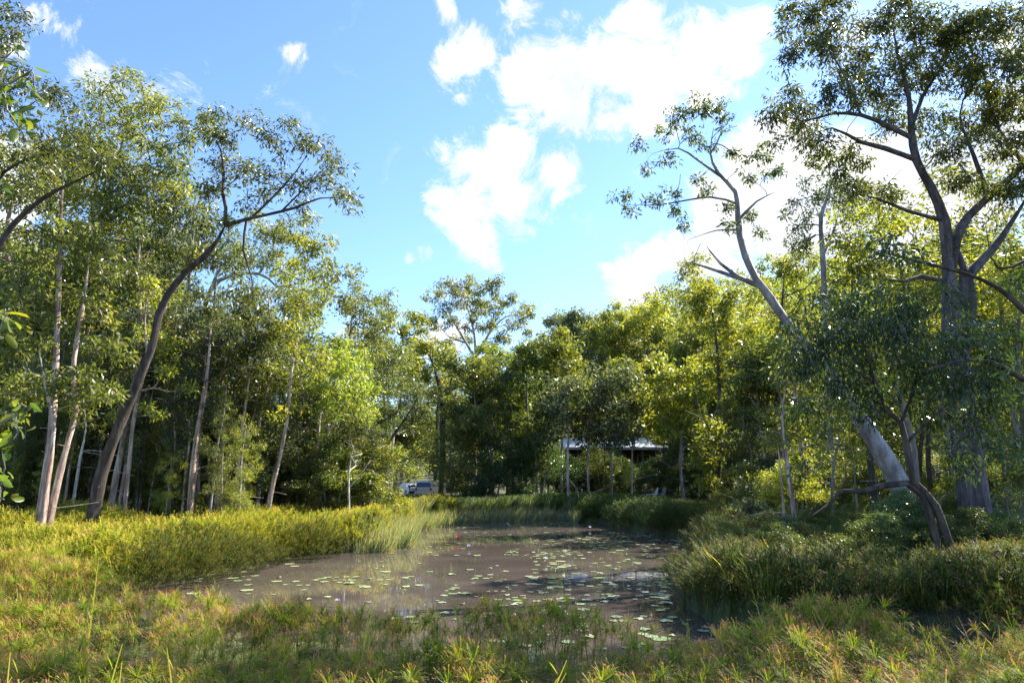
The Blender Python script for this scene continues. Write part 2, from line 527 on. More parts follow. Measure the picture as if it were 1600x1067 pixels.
def tube_mesh(pos, par, rad, kids, nfix, flare=True):
    V, Q = [], []
    nv = 0
    n = len(pos)
    started = np.zeros(n, bool)
    order = [i for i in range(n) if par[i] < 0]
    stack = [(i, -1) for i in order]
    while stack:
        i, frm = stack.pop()
        chain = [] if frm < 0 else [frm]
        cur = i
        while True:
            chain.append(cur)
            ks = kids[cur]
            if not ks: break
            fx = [k for k in ks if k < nfix]
            nxt = max(fx or ks, key=lambda k: rad[k])
            for k in ks:
                if k != nxt: stack.append((k, cur))
            cur = nxt
        if len(chain) < 2: continue
        p = pos[chain]; r = rad[chain].copy()
        if frm >= 0: r[0] = min(r[0], r[1] * 1.15)
        m = len(chain)
        rm = r.max()
        ns = 16 if rm > .12 else 8 if rm > .05 else 5 if rm > .015 else 3
        d = np.gradient(p, axis=0); d /= (np.linalg.norm(d, axis=1)[:, None] + 1e-9)
        ref = np.array([.31, .17, .93]) if abs(d[0, 2]) < .8 else np.array([.93, .31, .1])
        a = np.cross(d, ref); a /= (np.linalg.norm(a, axis=1)[:, None] + 1e-9)
        b = np.cross(d, a)
        th = np.arange(ns) * 2 * math.pi / ns
        lump = 1 + (.10 * np.sin(3 * th + p[0, 0]) if ns >= 8 else 0 * th)
        lump = np.broadcast_to(lump, (m, ns)).copy()
        if ns >= 8:
            tt = np.cumsum(np.concatenate([[0], np.linalg.norm(np.diff(p, axis=0), axis=1)]))[:, None]
            ph = p[0, 0] * 7 + p[0, 1] * 3
            lump += .07 * np.sin(2 * th[None] + 2.1 * tt + ph) + .05 * np.sin(5 * th[None] - 3.7 * tt + ph * 2) + .04 * np.sin(4.9 * tt + ph)
        ring = p[:, None, :] + r[:, None, None] * lump[:, :, None] * (a[:, None, :] * np.cos(th)[None, :, None] + b[:, None, :] * np.sin(th)[None, :, None])
        V.append(ring.reshape(-1, 3))
        i0 = nv + np.arange(m - 1)[:, None] * ns + np.arange(ns)[None, :]
        i1 = nv + np.arange(m - 1)[:, None] * ns + (np.arange(ns)[None, :] + 1) % ns
        Q.append(np.stack([i0, i1, i1 + ns, i0 + ns], -1).reshape(-1, 4))
        nv += m * ns
        if ns >= 8:   # close a blunt end
            e = nv - ns
            for k in range(1, ns - 2, 2):
                Q.append(np.array([[e, e + k, e + k + 1, e + k + 2]]))
    return np.concatenate(V), np.concatenate(Q)


def leaves_mesh(tips, n_per, spread, ln, wd, rs, droop=.6, flat=.75, oval=False):
    T = np.asarray(tips)
    n = len(T) * n_per
    c = np.repeat(T, n_per, axis=0)
    sp = np.repeat(spread * rs.uniform(.6, 1.25, len(T)), n_per)[:, None]
    u = rs.normal(0, 1, (n, 3)); u /= np.linalg.norm(u, axis=1)[:, None]
    off = u * (rs.uniform(0, 1, (n, 1)) ** .5) * sp * np.array([1, 1, flat])
    base = c + off
    ax = u * .7 + rs.normal(0, .55, (n, 3)); ax[:, 2] -= droop
    ax /= np.linalg.norm(ax, axis=1)[:, None]
    rv = rs.normal(0, 1, (n, 3)); rv[:, 2] *= .6
    sd = np.cross(ax, rv); sd /= (np.linalg.norm(sd, axis=1)[:, None] + 1e-9)
    nrm = np.cross(ax, sd)
    l = ln * rs.uniform(.45, 1.55, (n, 1)); w = wd * rs.uniform(.55, 1.45, (n, 1))
    mid = base + ax * l * .45
    if oval:
        q1, q2, q3 = base + ax * l * .22, base + ax * l * .5, base + ax * l * .8
        cup = nrm * w * .16
        V = np.stack([base, q1 + sd * w * .4 + cup, q2 + sd * w * .5 + cup, q3 + sd * w * .32 + cup * .5, base + ax * l - nrm * l * .1,
                      q3 - sd * w * .32 + cup * .5, q2 - sd * w * .5 + cup, q1 - sd * w * .4 + cup, q1, q2, q3], 1).reshape(-1, 3)
        f = np.array([(0, 1, 2, 9), (9, 2, 3, 4), (0, 9, 6, 7), (9, 4, 5, 6)])
        Q = (f[None] + (np.arange(n) * 11)[:, None, None]).reshape(-1, 4)
        ct = np.repeat(rs.uniform(0, 1, len(T)), n_per)
        return V, Q, np.repeat(np.clip(.4 * ct + .6 * rs.uniform(0, 1, n), 0, 1), 4)
    V = np.stack([base, mid + sd * w * .5 + nrm * w * .18, base + ax * l + nrm * l * -.08, mid - sd * w * .5 + nrm * w * .18], 1).reshape(-1, 3)
    Q = np.arange(n * 4).reshape(-1, 4)
    ct = np.repeat(rs.uniform(0, 1, len(T)), n_per)
    tint = np.clip(.5 * ct + .5 * rs.uniform(0, 1, n) ** 1.2, 0, 1)
    return V, Q, tint


def sample_clumps(cl, rs, dens, minn=3):
    out = []
    for c, r in cl:
        k = max(minn, int(dens * r * r * 3.2))
        u = rs.normal(0, 1, (k, 3)); u /= np.linalg.norm(u, axis=1)[:, None]
        rr = rs.uniform(.15, 1, (k, 1)) ** .55
        out.append(np.asarray(c) + u * rr * r * np.array([1, 1, .8]))
    return np.concatenate(out)


def tree_object(name, label, cat, base, trunks, attract, leaf, bark, seed=1, n_per=40, spread=.42, ln=.14, wd=.04, droop=.6, group=None,
                step=.4, tip_r=.006, wig=.12, scale_r=1.0, up_pref=.7, bare=0):
    rs = np.random.default_rng(seed)
    base = np.asarray(base, float)
    tr = [np.column_stack([np.asarray(t)[:, :3] - base, np.asarray(t)[:, 3]]) for t in trunks]
    pos, par, rad, tips, kids, nfix = grow(tr, attract - base, rs, step=step, tip_r=tip_r, wig=wig, scale_r=scale_r, up_pref=up_pref)
    V, Q = tube_mesh(pos, par, rad, kids, nfix)
    root = empty(name, tuple(base)); link_tag(root, label, cat, group)
    obj('trunk', mesh_np('trunk', V, Q, BARK[bark], smooth=True), root)
    ends = pos[tips]
    if bare:   # twig ends without leaves
        lf = attract[:-bare] - base
        ends = lf
    V, Q, t = leaves_mesh(ends, n_per, spread, ln, wd, rs, droop, oval=(leaf == 'near'))
    obj('crown', mesh_np('crown', V, Q, LEAF[leaf], t), root)
    return root


HERO_N = [0]


def hero(name, label, D, trunks, clumps, leaf='olive', bark='pale', n_per=36, dens=1.6, ln=.15, wd=.045, spread=.45, droop=.6, cat='tree',
         step=.4, wig=.12, lean=0.0, tip_r=.006, group=None, scale_r=1.0, up_pref=.7, depth=.9):
    """a tree read off the photograph: pixels for outline, D metres away, real size and depth"""
    HERO_N[0] += 1
    rs = np.random.default_rng(100 + HERO_N[0])
    T = []; ends_ = []
    for k, t in enumerate(trunks):
        off = 0.0
        pts = []
        for i, q in enumerate(t):
            dz = q[3] if len(q) > 3 else 0.0
            p = P(q[0], q[1], D + dz + lean * i)
            pts.append((*p, q[2] * D / FPX * (.80 if 'big' in name else .70 if 'leaning_euc' in name else .70)))
        pts = np.array(pts); pts[-1, 3] *= .3; pts[-2, 3] *= .75
        T.append(pts)
        ends_.append((pts[-1, :3] + [0, 0, .1], 11 * D / FPX))
    # put the feet in the ground
    bx, by = T[0][0][0], T[0][0][1]
    for t in T:
        gz = g1(t[0][0], t[0][1])
        if t[0][2] < gz + 1.6:
            t[0][2] = gz - .15
            t[0][3] *= 1.1
    base = np.array([bx, by, g1(bx, by)])
    cl = []
    for q in clumps:
        dz = q[3] if len(q) > 3 else rs.uniform(-1, 1) * depth * D * .05
        r = q[2] * D / FPX
        cl.append((P(q[0], q[1], D + dz), r))
    if name != 'near_sapling_tree' and name != 'dead_shrub':
        dens *= 3.9; n_per = int(n_per * 1.25); wd *= 1.3; ln *= 1.1; spread *= .85
        cl = [(c, r * 1.3) for c, r in cl]
        if name not in ('leaning_gum_tree', 'overhanging_tree'): cl += [e for e in ends_ if e[0][2] > base[2] + 3]
    if tip_r == .006: tip_r = min(.02, max(.008, .0005 * D))
    at = sample_clumps(cl, rs, dens)
    at = at[at[:, 2] > .8]
    # bare twigs off the stems
    tw = []
    for t in T:
        c = catmull(t, .5)
        for _ in range(max(2, int(len(c) * .35)) if name != 'near_sapling_tree' else 0):
            j = rs.integers(1, len(c)); a = rs.uniform(0, 6.28); L_ = rs.uniform(.4, 1.5) * (1 + D * .008)
            q = c[j, :3] + np.array([math.cos(a), math.sin(a) * .7, rs.uniform(-.1, .8)]) * L_
            if q[2] > base[2] + .8: tw.append(q)
    nb = len(tw)
    if nb: at = np.concatenate([at, np.array(tw)])
    return tree_object(name, label, cat, base, T, at, leaf, bark, 200 + HERO_N[0], n_per, spread, ln, wd, droop, group, step, tip_r, wig, scale_r, up_pref, nb)


# ---- left of the pond
hero('paperbark_tree', 'multi-stemmed pink-white paperbark standing forward in the grass at far left', 21,
     [[(60, 840, 10), (70, 760, 9), (79, 690, 8), (84, 620, 7), (88, 540, 6), (92, 440, 5), (95, 340, 4), (100, 260, 3)],
      [(72, 835, 7, .4), (88, 760, 7, .5), (106, 690, 6, .5), (118, 640, 6, .6), (114, 580, 5, .6), (122, 520, 5, .6), (135, 440, 4, .6), (140, 370, 3, .6)],
      [(66, 815, 5, -.3), (76, 730, 4, -.4), (84, 670, 4, -.5), (70, 600, 3, -.6), (60, 540, 2, -.6)]],
     [(40, 600, 36), (95, 592, 32), (150, 600, 30), (15, 540, 40), (60, 480, 48), (140, 480, 42), (30, 390, 45), (100, 380, 50), (160, 410, 35),
      (60, 300, 40), (15, 640, 30), (170, 545, 26), (125, 640, 14), (175, 620, 18)], leaf='olive', bark='paper', n_per=34, dens=1.5, ln=.15, wd=.055)
hero('eucalypt_tree', 'tall tree with dark rising limbs at the upper left edge of the photo', 18,
     [[(-70, 830, 16), (-62, 620, 14), (-40, 480, 11), (5, 372, 7), (60, 315, 5.5), (110, 287, 4), (165, 262, 2.5)],
      [(-40, 480, 8), (-20, 350, 5), (5, 270, 4), (40, 248, 3), (80, 240, 2)], [(-40, 480, 8), (-35, 300, 6), (-10, 150, 4), (20, 60, 2)]],
     [(18, 30, 30), (8, 95, 45), (55, 150, 38), (105, 155, 30), (10, 190, 30), (85, 205, 38), (-30, 60, 50), (-40, 150, 50), (130, 245, 28), (60, 260, 30), (160, 240, 22),
      (-60, 260, 50), (20, 300, 22)],
     leaf='olive', bark='dark', n_per=38, dens=1.5, ln=.13, wd=.035)
hero('eucalypt_tree', 'tall full-crowned gum topping the left thicket, highest crown on the left', 33,
     [[(190, 795, 8), (172, 650, 8), (155, 520, 7), (152, 400, 6), (170, 300, 5), (198, 200, 4)]],
     [(150, 152, 34), (205, 150, 40), (262, 185, 38), (175, 222, 50), (245, 250, 50), (128, 230, 40), (300, 205, 32), (200, 310, 55), (272, 330, 45),
      (140, 320, 42), (322, 190, 16), (205, 112, 14), (205, 400, 55), (285, 400, 36), (245, 480, 45), (170, 480, 45), (120, 400, 40), (110, 480, 40)],
     leaf='yellow', bark='grey', n_per=36, dens=.7, ln=.21, wd=.06, spread=.65, step=.6)
hero('leaning_eucalypt_tree', 'dark-barked eucalypt leaning far right, its long bent limb reaching over the left thicket', 23.5,
     [[(143, 808, 13), (158, 740, 12), (184, 670, 11), (213, 600, 9.5), (238, 540, 8), (248, 490, 8), (262, 460, 8), (290, 425, 7), (320, 400, 7), (338, 378, 6), (352, 352, 5.5)],
      [(352, 352, 5), (353, 325, 4.5), (348, 300, 4), (350, 270, 3), (345, 235, 2.5), (335, 215, 2)],
      [(352, 352, 5), (385, 343, 4), (420, 335, 3.5), (460, 325, 3), (500, 310, 2.3), (540, 310, 1.2)],
      [(395, 338, 3), (430, 305, 2.4), (465, 265, 2), (485, 232, 1.3)],
      [(385, 345, 3), (380, 390, 2.6), (392, 430, 2), (398, 470, 1.2)], [(440, 330, 2.5), (470, 300, 2), (500, 270, 1.5), (520, 250, 1)]],
     [(335, 192, 24), (390, 190, 20), (458, 190, 18), (430, 225, 24), (482, 222, 18), (505, 240, 20), (362, 250, 30), (410, 275, 30), (460, 290, 26), (512, 282, 22),
      (545, 312, 18), (330, 300, 28), (400, 320, 20), (475, 338, 16), (532, 265, 14), (350, 205, 20)],
     leaf='olive', bark='dark', n_per=30, dens=1.7, ln=.17, wd=.045, spread=.5, wig=.1)
hero('eucalypt_tree', 'gum with white arching limbs showing in the sky gap behind the leaning eucalypt', 42,
     [[(318, 790, 6), (312, 650, 6), (315, 520, 5.5), (330, 452, 5), (358, 432, 4), (405, 428, 3.5), (432, 448, 2.5), (455, 485, 1.5)],
      [(330, 452, 4), (345, 420, 2.5), (378, 420, 2)], [(405, 428, 3), (425, 390, 2.4), (440, 350, 1.6)], [(432, 448, 2.5), (480, 440, 2), (510, 410, 1.4)]],
     [(380, 385, 28), (440, 372, 34), (490, 382, 26), (420, 408, 24), (470, 430, 28), (512, 440, 20), (455, 480, 22), (410, 350, 20), (478, 350, 16)],
     leaf='yellow', bark='dead', n_per=40, dens=.7, ln=.22, wd=.07, spread=.65, step=.6)
hero('eucalypt_tree', 'straight pale trunk beside the base of the leaning dark eucalypt', 27.5,
     [[(170, 808, 7), (182, 740, 6.4), (194, 680, 6), (204, 620, 5.4), (214, 570, 5), (219, 500, 4.5), (215, 430, 4), (220, 370, 3)]],
     [(215, 500, 36), (182, 558, 32), (245, 555, 26), (215, 430, 36), (255, 500, 28), (180, 430, 30), (150, 560, 20)], leaf='olive', bark='pale', dens=1.1, ln=.17, wd=.055)
hero('paperbark_tree', 'slim pink-barked paperbark just right of the straight pale trunk', 26,
     [[(192, 816, 4.6), (200, 740, 4.2), (208, 660, 4), (218, 610, 3.4), (230, 560, 3), (226, 500, 2.5), (235, 440, 2)],
      [(214, 612, 3), (240, 606, 2.4), (265, 612, 1.6), (290, 608, 1)]],
     [(230, 520, 26), (262, 575, 22), (200, 640, 14), (250, 460, 26), (280, 540, 22), (240, 640, 14)], leaf='yellow', bark='paper', dens=1.1, ln=.14, wd=.05)
hero('sapling_tree', 'thin bare white sapling stem between the paperbark and the leaning tree', 27,
     [[(110, 808, 3.4), (118, 760, 3), (126, 710, 2.6), (134, 670, 2), (130, 620, 1.4)]], [(130, 625, 14), (140, 660, 12)], leaf='olive', bark='dead', dens=1.0)
hero('eucalypt_tree', 'dark trunk forking low behind the slim paperbark, tilted to the right', 30,
     [[(207, 806, 5), (222, 750, 5), (238, 700, 5), (252, 650, 4), (262, 600, 3), (270, 540, 2)], [(238, 700, 4), (262, 640, 3), (290, 590, 2.4), (300, 540, 1.6)]],
     [(270, 560, 30), (300, 520, 30), (250, 620, 20), (320, 580, 24), (280, 480, 28)], leaf='grey', bark='grey', dens=1.0, ln=.17, wd=.055)
hero('paperbark_tree', 'pale paperbark rising straight at the middle of the left bank tree line', 27,
     [[(297, 803, 6), (300, 740, 6), (307, 680, 5), (318, 620, 5), (326, 560, 4), (330, 490, 3)], [(285, 800, 3.5, .5), (290, 740, 3, .5), (296, 680, 3, .5), (290, 620, 2, .5)]],
     [(300, 565, 36), (342, 520, 36), (322, 620, 26), (280, 640, 18), (325, 470, 26), (290, 500, 22)], leaf='grey', bark='paper', dens=1.0, ln=.16, wd=.055)
hero('paperbark_tree', 'clump of four close reddish paperbark stems on the left bank', 29,
     [[(336, 800, 6), (342, 730, 5.5), (350, 670, 5), (346, 610, 4), (352, 550, 3)], [(352, 800, 5, .3), (357, 730, 5, .3), (365, 660, 4, .3), (368, 600, 3, .3)],
      [(364, 800, 4.5, -.2), (372, 730, 4, -.2), (378, 670, 4, -.2), (388, 600, 3, -.2), (396, 540, 3, -.2)], [(376, 800, 4, .5), (382, 740, 4, .5), (384, 690, 3, .5), (402, 630, 2.5, .5)]],
     [(370, 560, 38), (402, 515, 36), (350, 620, 26), (412, 600, 30), (382, 478, 28), (345, 510, 26)], leaf='olive', bark='paper', dens=1.0, ln=.16, wd=.06)
hero('eucalypt_tree', 'slender trunk leaning right in front of the tree line above the grassy bank edge', 30,
     [[(415, 806, 5.5), (426, 755, 5), (440, 700, 4.4), (450, 640, 4), (455, 580, 3.6), (466, 520, 3), (474, 460, 2)]],
     [(460, 520, 34), (482, 462, 30), (440, 590, 26), (492, 560, 26), (428, 650, 14), (462, 640, 14), (450, 420, 24)], leaf='yellow', bark='paper', dens=1.1, ln=.15, wd=.055)
hero('wattle_tree', 'bright yellow-green bushy wattle glowing beyond the left bank', 33,
     [[(492, 790, 4), (494, 720, 3.6), (500, 650, 3), (506, 590, 2.4)], [(494, 720, 3), (520, 660, 2.4), (545, 610, 2)]],
     [(512, 575, 34), (548, 600, 36), (520, 640, 24), (568, 640, 20), (545, 552, 26), (500, 610, 22)], leaf='lime', bark='pale', dens=1.2, ln=.14, wd=.05, n_per=40)
hero('eucalypt_tree', 'taller narrow gum with loose crown directly behind the bright wattle', 40,
     [[(527, 788, 4.5), (530, 700, 4), (536, 620, 3.4), (545, 540, 3), (552, 470, 2)]],
     [(548, 540, 34), (560, 482, 32), (528, 470, 24), (590, 500, 26), (552, 435, 20), (605, 470, 18), (520, 425, 18), (600, 540, 20)], leaf='olive', bark='paper', dens=.75, ln=.2, wd=.065, spread=.6, step=.6)
hero('eucalypt_tree', 'crooked dark stem bending right over the yellow mound of the left bank', 37,
     [[(562, 790, 4.5), (578, 745, 4.2), (602, 700, 3.6), (632, 655, 3), (655, 620, 2)], [(578, 745, 3.4), (560, 690, 3), (610, 650, 2)]],
     [(602, 640, 24), (640, 605, 26), (660, 640, 16), (620, 570, 22)], leaf='grey', bark='dark', dens=1.0, ln=.16, wd=.05)
hero('paperbark_tree', 'twin white stems standing at the right end of the yellow mound', 45,
     [[(603, 790, 4), (606, 730, 3.6), (610, 660, 3), (604, 600, 2.4), (610, 540, 1.6)], [(609, 790, 3.4, .4), (612, 720, 3, .4), (618, 650, 2.4, .4), (628, 600, 1.6, .4)]],
     [(610, 562, 28), (600, 500, 26), (632, 560, 22), (590, 600, 18)], leaf='olive', bark='dead', dens=1.0, ln=.16, wd=.055)
hero('dead_shrub', 'grey leafless twiggy shrub on the left bank between the pale trunks', 31,
     [[(548, 790, 2.6), (545, 740, 2.2), (552, 700, 1.6)], [(548, 760, 2), (575, 725, 1.4)]],
     [(560, 720, 30), (590, 700, 26), (540, 690, 20), (585, 740, 22)], leaf='grey', bark='dead', dens=2.6, n_per=3, cat='shrub', ln=.08, wd=.03)

# ---- across the water
hero('eucalypt_tree', 'thick dark trunk beside the parked cars with an upright tufted crown', 62,
     [[(690, 778, 7), (691, 700, 6.5), (689, 620, 5.5), (675, 565, 4), (655, 520, 2.6)], [(689, 640, 4), (706, 590, 2.6), (700, 550, 2)]],
     [(652, 498, 18), (640, 540, 22), (668, 548, 20), (686, 560, 18), (630, 515, 14), (660, 575, 18), (700, 590, 18), (640, 580, 18)],
     leaf='yellow', bark='dark', dens=.5, n_per=48, ln=.3, wd=.1, spread=.75, step=.8)
hero('spreading_eucalypt_tree', 'wide flat-topped gum standing alone against the sky at the middle', 82,
     [[(752, 775, 6), (750, 650, 5), (744, 570, 4), (728, 535, 3), (710, 505, 2.4), (698, 480, 1.6)], [(744, 570, 3.4), (741, 520, 2.6), (730, 480, 2), (722, 455, 1.4)],
      [(744, 560, 3), (765, 520, 2.4), (790, 495, 1.8), (812, 490, 1.2)], [(728, 535, 2.2), (700, 525, 1.6), (680, 500, 1.2)]],
     [(678, 462, 15), (702, 450, 16), (730, 446, 17), (760, 455, 17), (788, 468, 16), (815, 490, 14), (770, 485, 14), (742, 478, 12), (690, 485, 11), (800, 505, 12),
      (775, 440, 10), (825, 480, 10), (765, 510, 14), (680, 510, 10), (720, 470, 14), (750, 480, 14), (700, 500, 12), (735, 505, 12), (790, 525, 14), (820, 520, 10), (700, 540, 12), (760, 540, 14), (725, 530, 10)],
     leaf='yellow', bark='pale', dens=.42, n_per=38, ln=.32, wd=.1, spread=.8, step=.9, depth=1.2)


def rank(name, label, D, px, top, w, leaf, bark, r=3.5, lean=0, low=720, dens=.55, **k):
    """a tree across the pond: trunk at px, crown from low up to top, w wide (pixels)"""
    rs = np.random.default_rng(int(px * 13 + top))
    tr = [(px, 778, r), (px + lean * .2, 730, r * .92), (px + lean * .5, 670, r * .8), (px + lean * .8, (670 + top) / 2, r * .6), (px + lean, top + 25, r * .35)]
    tr = [(a + rs.normal(0, 2.2) * (i > 0), b, c * .85) for i, (a, b, c) in enumerate(tr)]
    T = [tr]
    for s in (-1, 1):
        y0 = 690 - rs.uniform(0, 40)
        T.append([(px + lean * .4, y0, r * .5), (px + s * w * .25 + lean * .5, y0 - 35, r * .4), (px + s * w * .5 + lean * .6, y0 - 80, r * .25)])
    cl = []
    y = top + w * .22
    while y < low:
        f = math.sin(math.pi * min(1, (y - top) / (low - top) * .8 + .12)) * .5 + .5
        for _ in range(3):
            cl.append((px + lean * .8 + rs.uniform(-.5, .5) * w * f, y + rs.uniform(-8, 8), w * rs.uniform(.2, .3)))
        y += w * .34
    return hero(name, label, D, T, cl, leaf=leaf, bark=bark, dens=dens, n_per=k.pop('n_per', 44), ln=k.pop('ln', .27), wd=k.pop('wd', .095), spread=k.pop('spread', .7), step=.8, **k)


rank('bushy_tree', 'rounded mid-green tree above the dark reeds left of the pond middle', 56, 742, 560, 80, 'olive', 'pale', r=2.2, low=700)
rank('feathery_tree', 'soft bright green feathery tree at the middle of the far bank', 66, 770, 550, 90, 'lime', 'grey', r=4, low=650)
rank('eucalypt_tree', 'dark dense tree behind the far reeds with yellow crown top', 60, 822, 535, 80, 'dark', 'grey', r=3.5, low=735)
rank('eucalypt_tree', 'narrow tree with golden tuft above the left end of the metal roof', 58, 878, 520, 64, 'yellow', 'pale', r=3, lean=4, low=650)
rank('pale_branching_tree', 'leggy tree with white upswept twigs left of the metal roof', 50, 888, 590, 54, 'grey', 'dead', r=3.2, lean=-3, low=680, dens=.5, n_per=24)
rank('orange_barked_tree', 'rusty pale trunk with one forked limb in front of the metal roof', 50, 921, 600, 60, 'olive', 'paper', r=3, lean=-8, low=690, n_per=30)
rank('eucalypt_tree', 'straight grey trunk between the two visible stretches of metal roof', 49, 955, 580, 66, 'grey', 'grey', r=3.0, lean=-2, low=705, n_per=34)
rank('eucalypt_tree', 'thin whitish trunk crossing the right stretch of the metal roof', 52, 986, 560, 54, 'olive', 'pale', r=2.4, lean=3, low=664, n_per=34)
rank('eucalypt_tree', 'grey forked trunk just right of the house above the lawn chairs', 50, 1068, 560, 84, 'yellow', 'grey', r=4, lean=-10, low=665)
rank('young_tree', 'young leafy tree with thin double stem right of the grey forked trunk', 44, 1108, 660, 44, 'yellow', 'dead', r=2, low=760, n_per=36)
rank('eucalypt_tree', 'bare curving white stem before the dark thicket at right centre', 42, 1182, 630, 40, 'grey', 'dead', r=2, lean=-6, low=700, n_per=26)
rank('eucalypt_tree', 'tall straight pink-grey trunk right of the curving white stem', 40, 1204, 540, 80, 'olive', 'pale', r=4, lean=-28, low=660)
rank('broad_tree', 'broad sunlit yellow-green tree on the rising slope right of centre', 84, 1000, 476, 120, 'yellow', 'dark', r=5, lean=10, low=660, dens=.35, n_per=50, ln=.36, wd=.13, spread=.95)
rank('broad_tree', 'round yellow-green crown on the slope above the house', 90, 935, 505, 90, 'yellow', 'dark', r=4, low=650, dens=.35, n_per=50, ln=.38, wd=.13, spread=1.0)
rank('round_topped_tree', 'hazy blue-green round crown rising behind the far trees left of the hill', 130, 893, 488, 60, 'grey', 'grey', r=3, low=580, dens=.2, n_per=60, ln=.5, wd=.2, spread=1.4)
rank('broad_tree', 'dark-limbed spreading tree with tufted yellow crown right of the broad slope tree', 62, 1085, 500, 110, 'yellow', 'dark', r=5, lean=12, low=660, dens=.45)

# ---- right of the pond
hero('leaning_gum_tree', 'smooth white-barked gum leaning left over the right bank with sparse tufted crown', 22,
     [[(1428, 822, 22), (1405, 755, 21), (1380, 710, 19), (1350, 662, 17), (1308, 600, 14), (1265, 545, 11.5), (1225, 497, 10), (1200, 460, 9), (1181, 435, 8.5), (1165, 400, 8),
       (1156, 370, 7), (1153, 335, 6), (1149, 300, 5), (1122, 270, 4), (1110, 240, 3), (1115, 200, 2)],
      [(1192, 450, 6.5), (1152, 432, 5), (1126, 412, 4), (1110, 393, 3), (1104, 384, 2)], [(1185, 446, 4), (1125, 425, 4), (1085, 412, 2.6), (1064, 410, 1.6)],
      [(1153, 345, 4), (1182, 315, 3), (1212, 300, 2)], [(1125, 275, 3.2), (1090, 250, 2.6), (1060, 232, 2), (1020, 240, 1.2)],
      [(1149, 318, 3), (1110, 308, 2.5), (1030, 320, 2), (980, 320, 1.2)], [(1110, 240, 2.6), (1128, 205, 2), (1120, 172, 1.2)], [(1155, 360, 3), (1120, 360, 2), (1075, 375, 1.2)]],
     [(1090, 163, 16), (1115, 170, 17), (1134, 190, 13), (1060, 182, 17), (1035, 205, 13), (1000, 225, 10), (1008, 262, 8), (1080, 212, 15), (1048, 250, 12), (1102, 228, 12),
      (972, 308, 12), (985, 330, 8), (1020, 316, 12), (1050, 300, 10), (1062, 330, 13), (1150, 245, 14), (1185, 240, 17), (1205, 270, 15), (1172, 340, 9), (1130, 322, 9),
      (1188, 362, 9), (1090, 285, 10), (1140, 352, 8), (1170, 275, 12), (1070, 350, 7), (1105, 300, 8)],
     leaf='dark', bark='gum', dens=3.2, n_per=30, ln=.13, wd=.04, spread=.28, wig=.09, step=.35)
hero('tufted_tree', 'tufted yellow-green tree under the dead limb of the leaning white gum', 44,
     [[(1120, 790, 5), (1125, 650, 5), (1120, 540, 4), (1110, 470, 3)]],
     [(1078, 430, 20), (1100, 455, 26), (1080, 480, 20), (1140, 470, 26), (1110, 510, 30), (1160, 520, 30), (1120, 570, 30), (1180, 580, 26), (1090, 405, 10)],
     leaf='yellow', bark='dark', dens=.8, n_per=42, ln=.22, wd=.075, spread=.6, step=.6)
hero('broad_tree', 'sunlit tree filling the gap between the white gum and the white pole-like trunk', 40,
     [[(1215, 790, 6), (1215, 650, 6), (1220, 520, 5), (1225, 430, 3)]],
     [(1215, 420, 28), (1250, 410, 28), (1180, 470, 20), (1240, 460, 28), (1215, 500, 26), (1265, 500, 26), (1330, 440, 28), (1300, 420, 26), (1225, 560, 30), (1200, 600, 24)],
     leaf='yellow', bark='dark', dens=.7, n_per=42, ln=.21, wd=.07, spread=.6, step=.6)
hero('white_trunk_tree', 'white upright trunk seen against the sunlit hillside left of the big tree', 30,
     [[(1300, 800, 8), (1296, 650, 7.5), (1291, 520, 7), (1289, 470, 6.5), (1286, 400, 6), (1283, 340, 4.5), (1298, 290, 3), (1290, 240, 2)], [(1286, 400, 3), (1306, 350, 2), (1315, 300, 1.5)]],
     [(1250, 330, 26), (1290, 320, 26), (1325, 330, 24), (1265, 370, 24), (1240, 380, 20), (1310, 290, 22), (1270, 290, 20), (1330, 380, 22)],
     leaf='dark', bark='gum', dens=1.0, n_per=34, ln=.16, wd=.05, spread=.45)
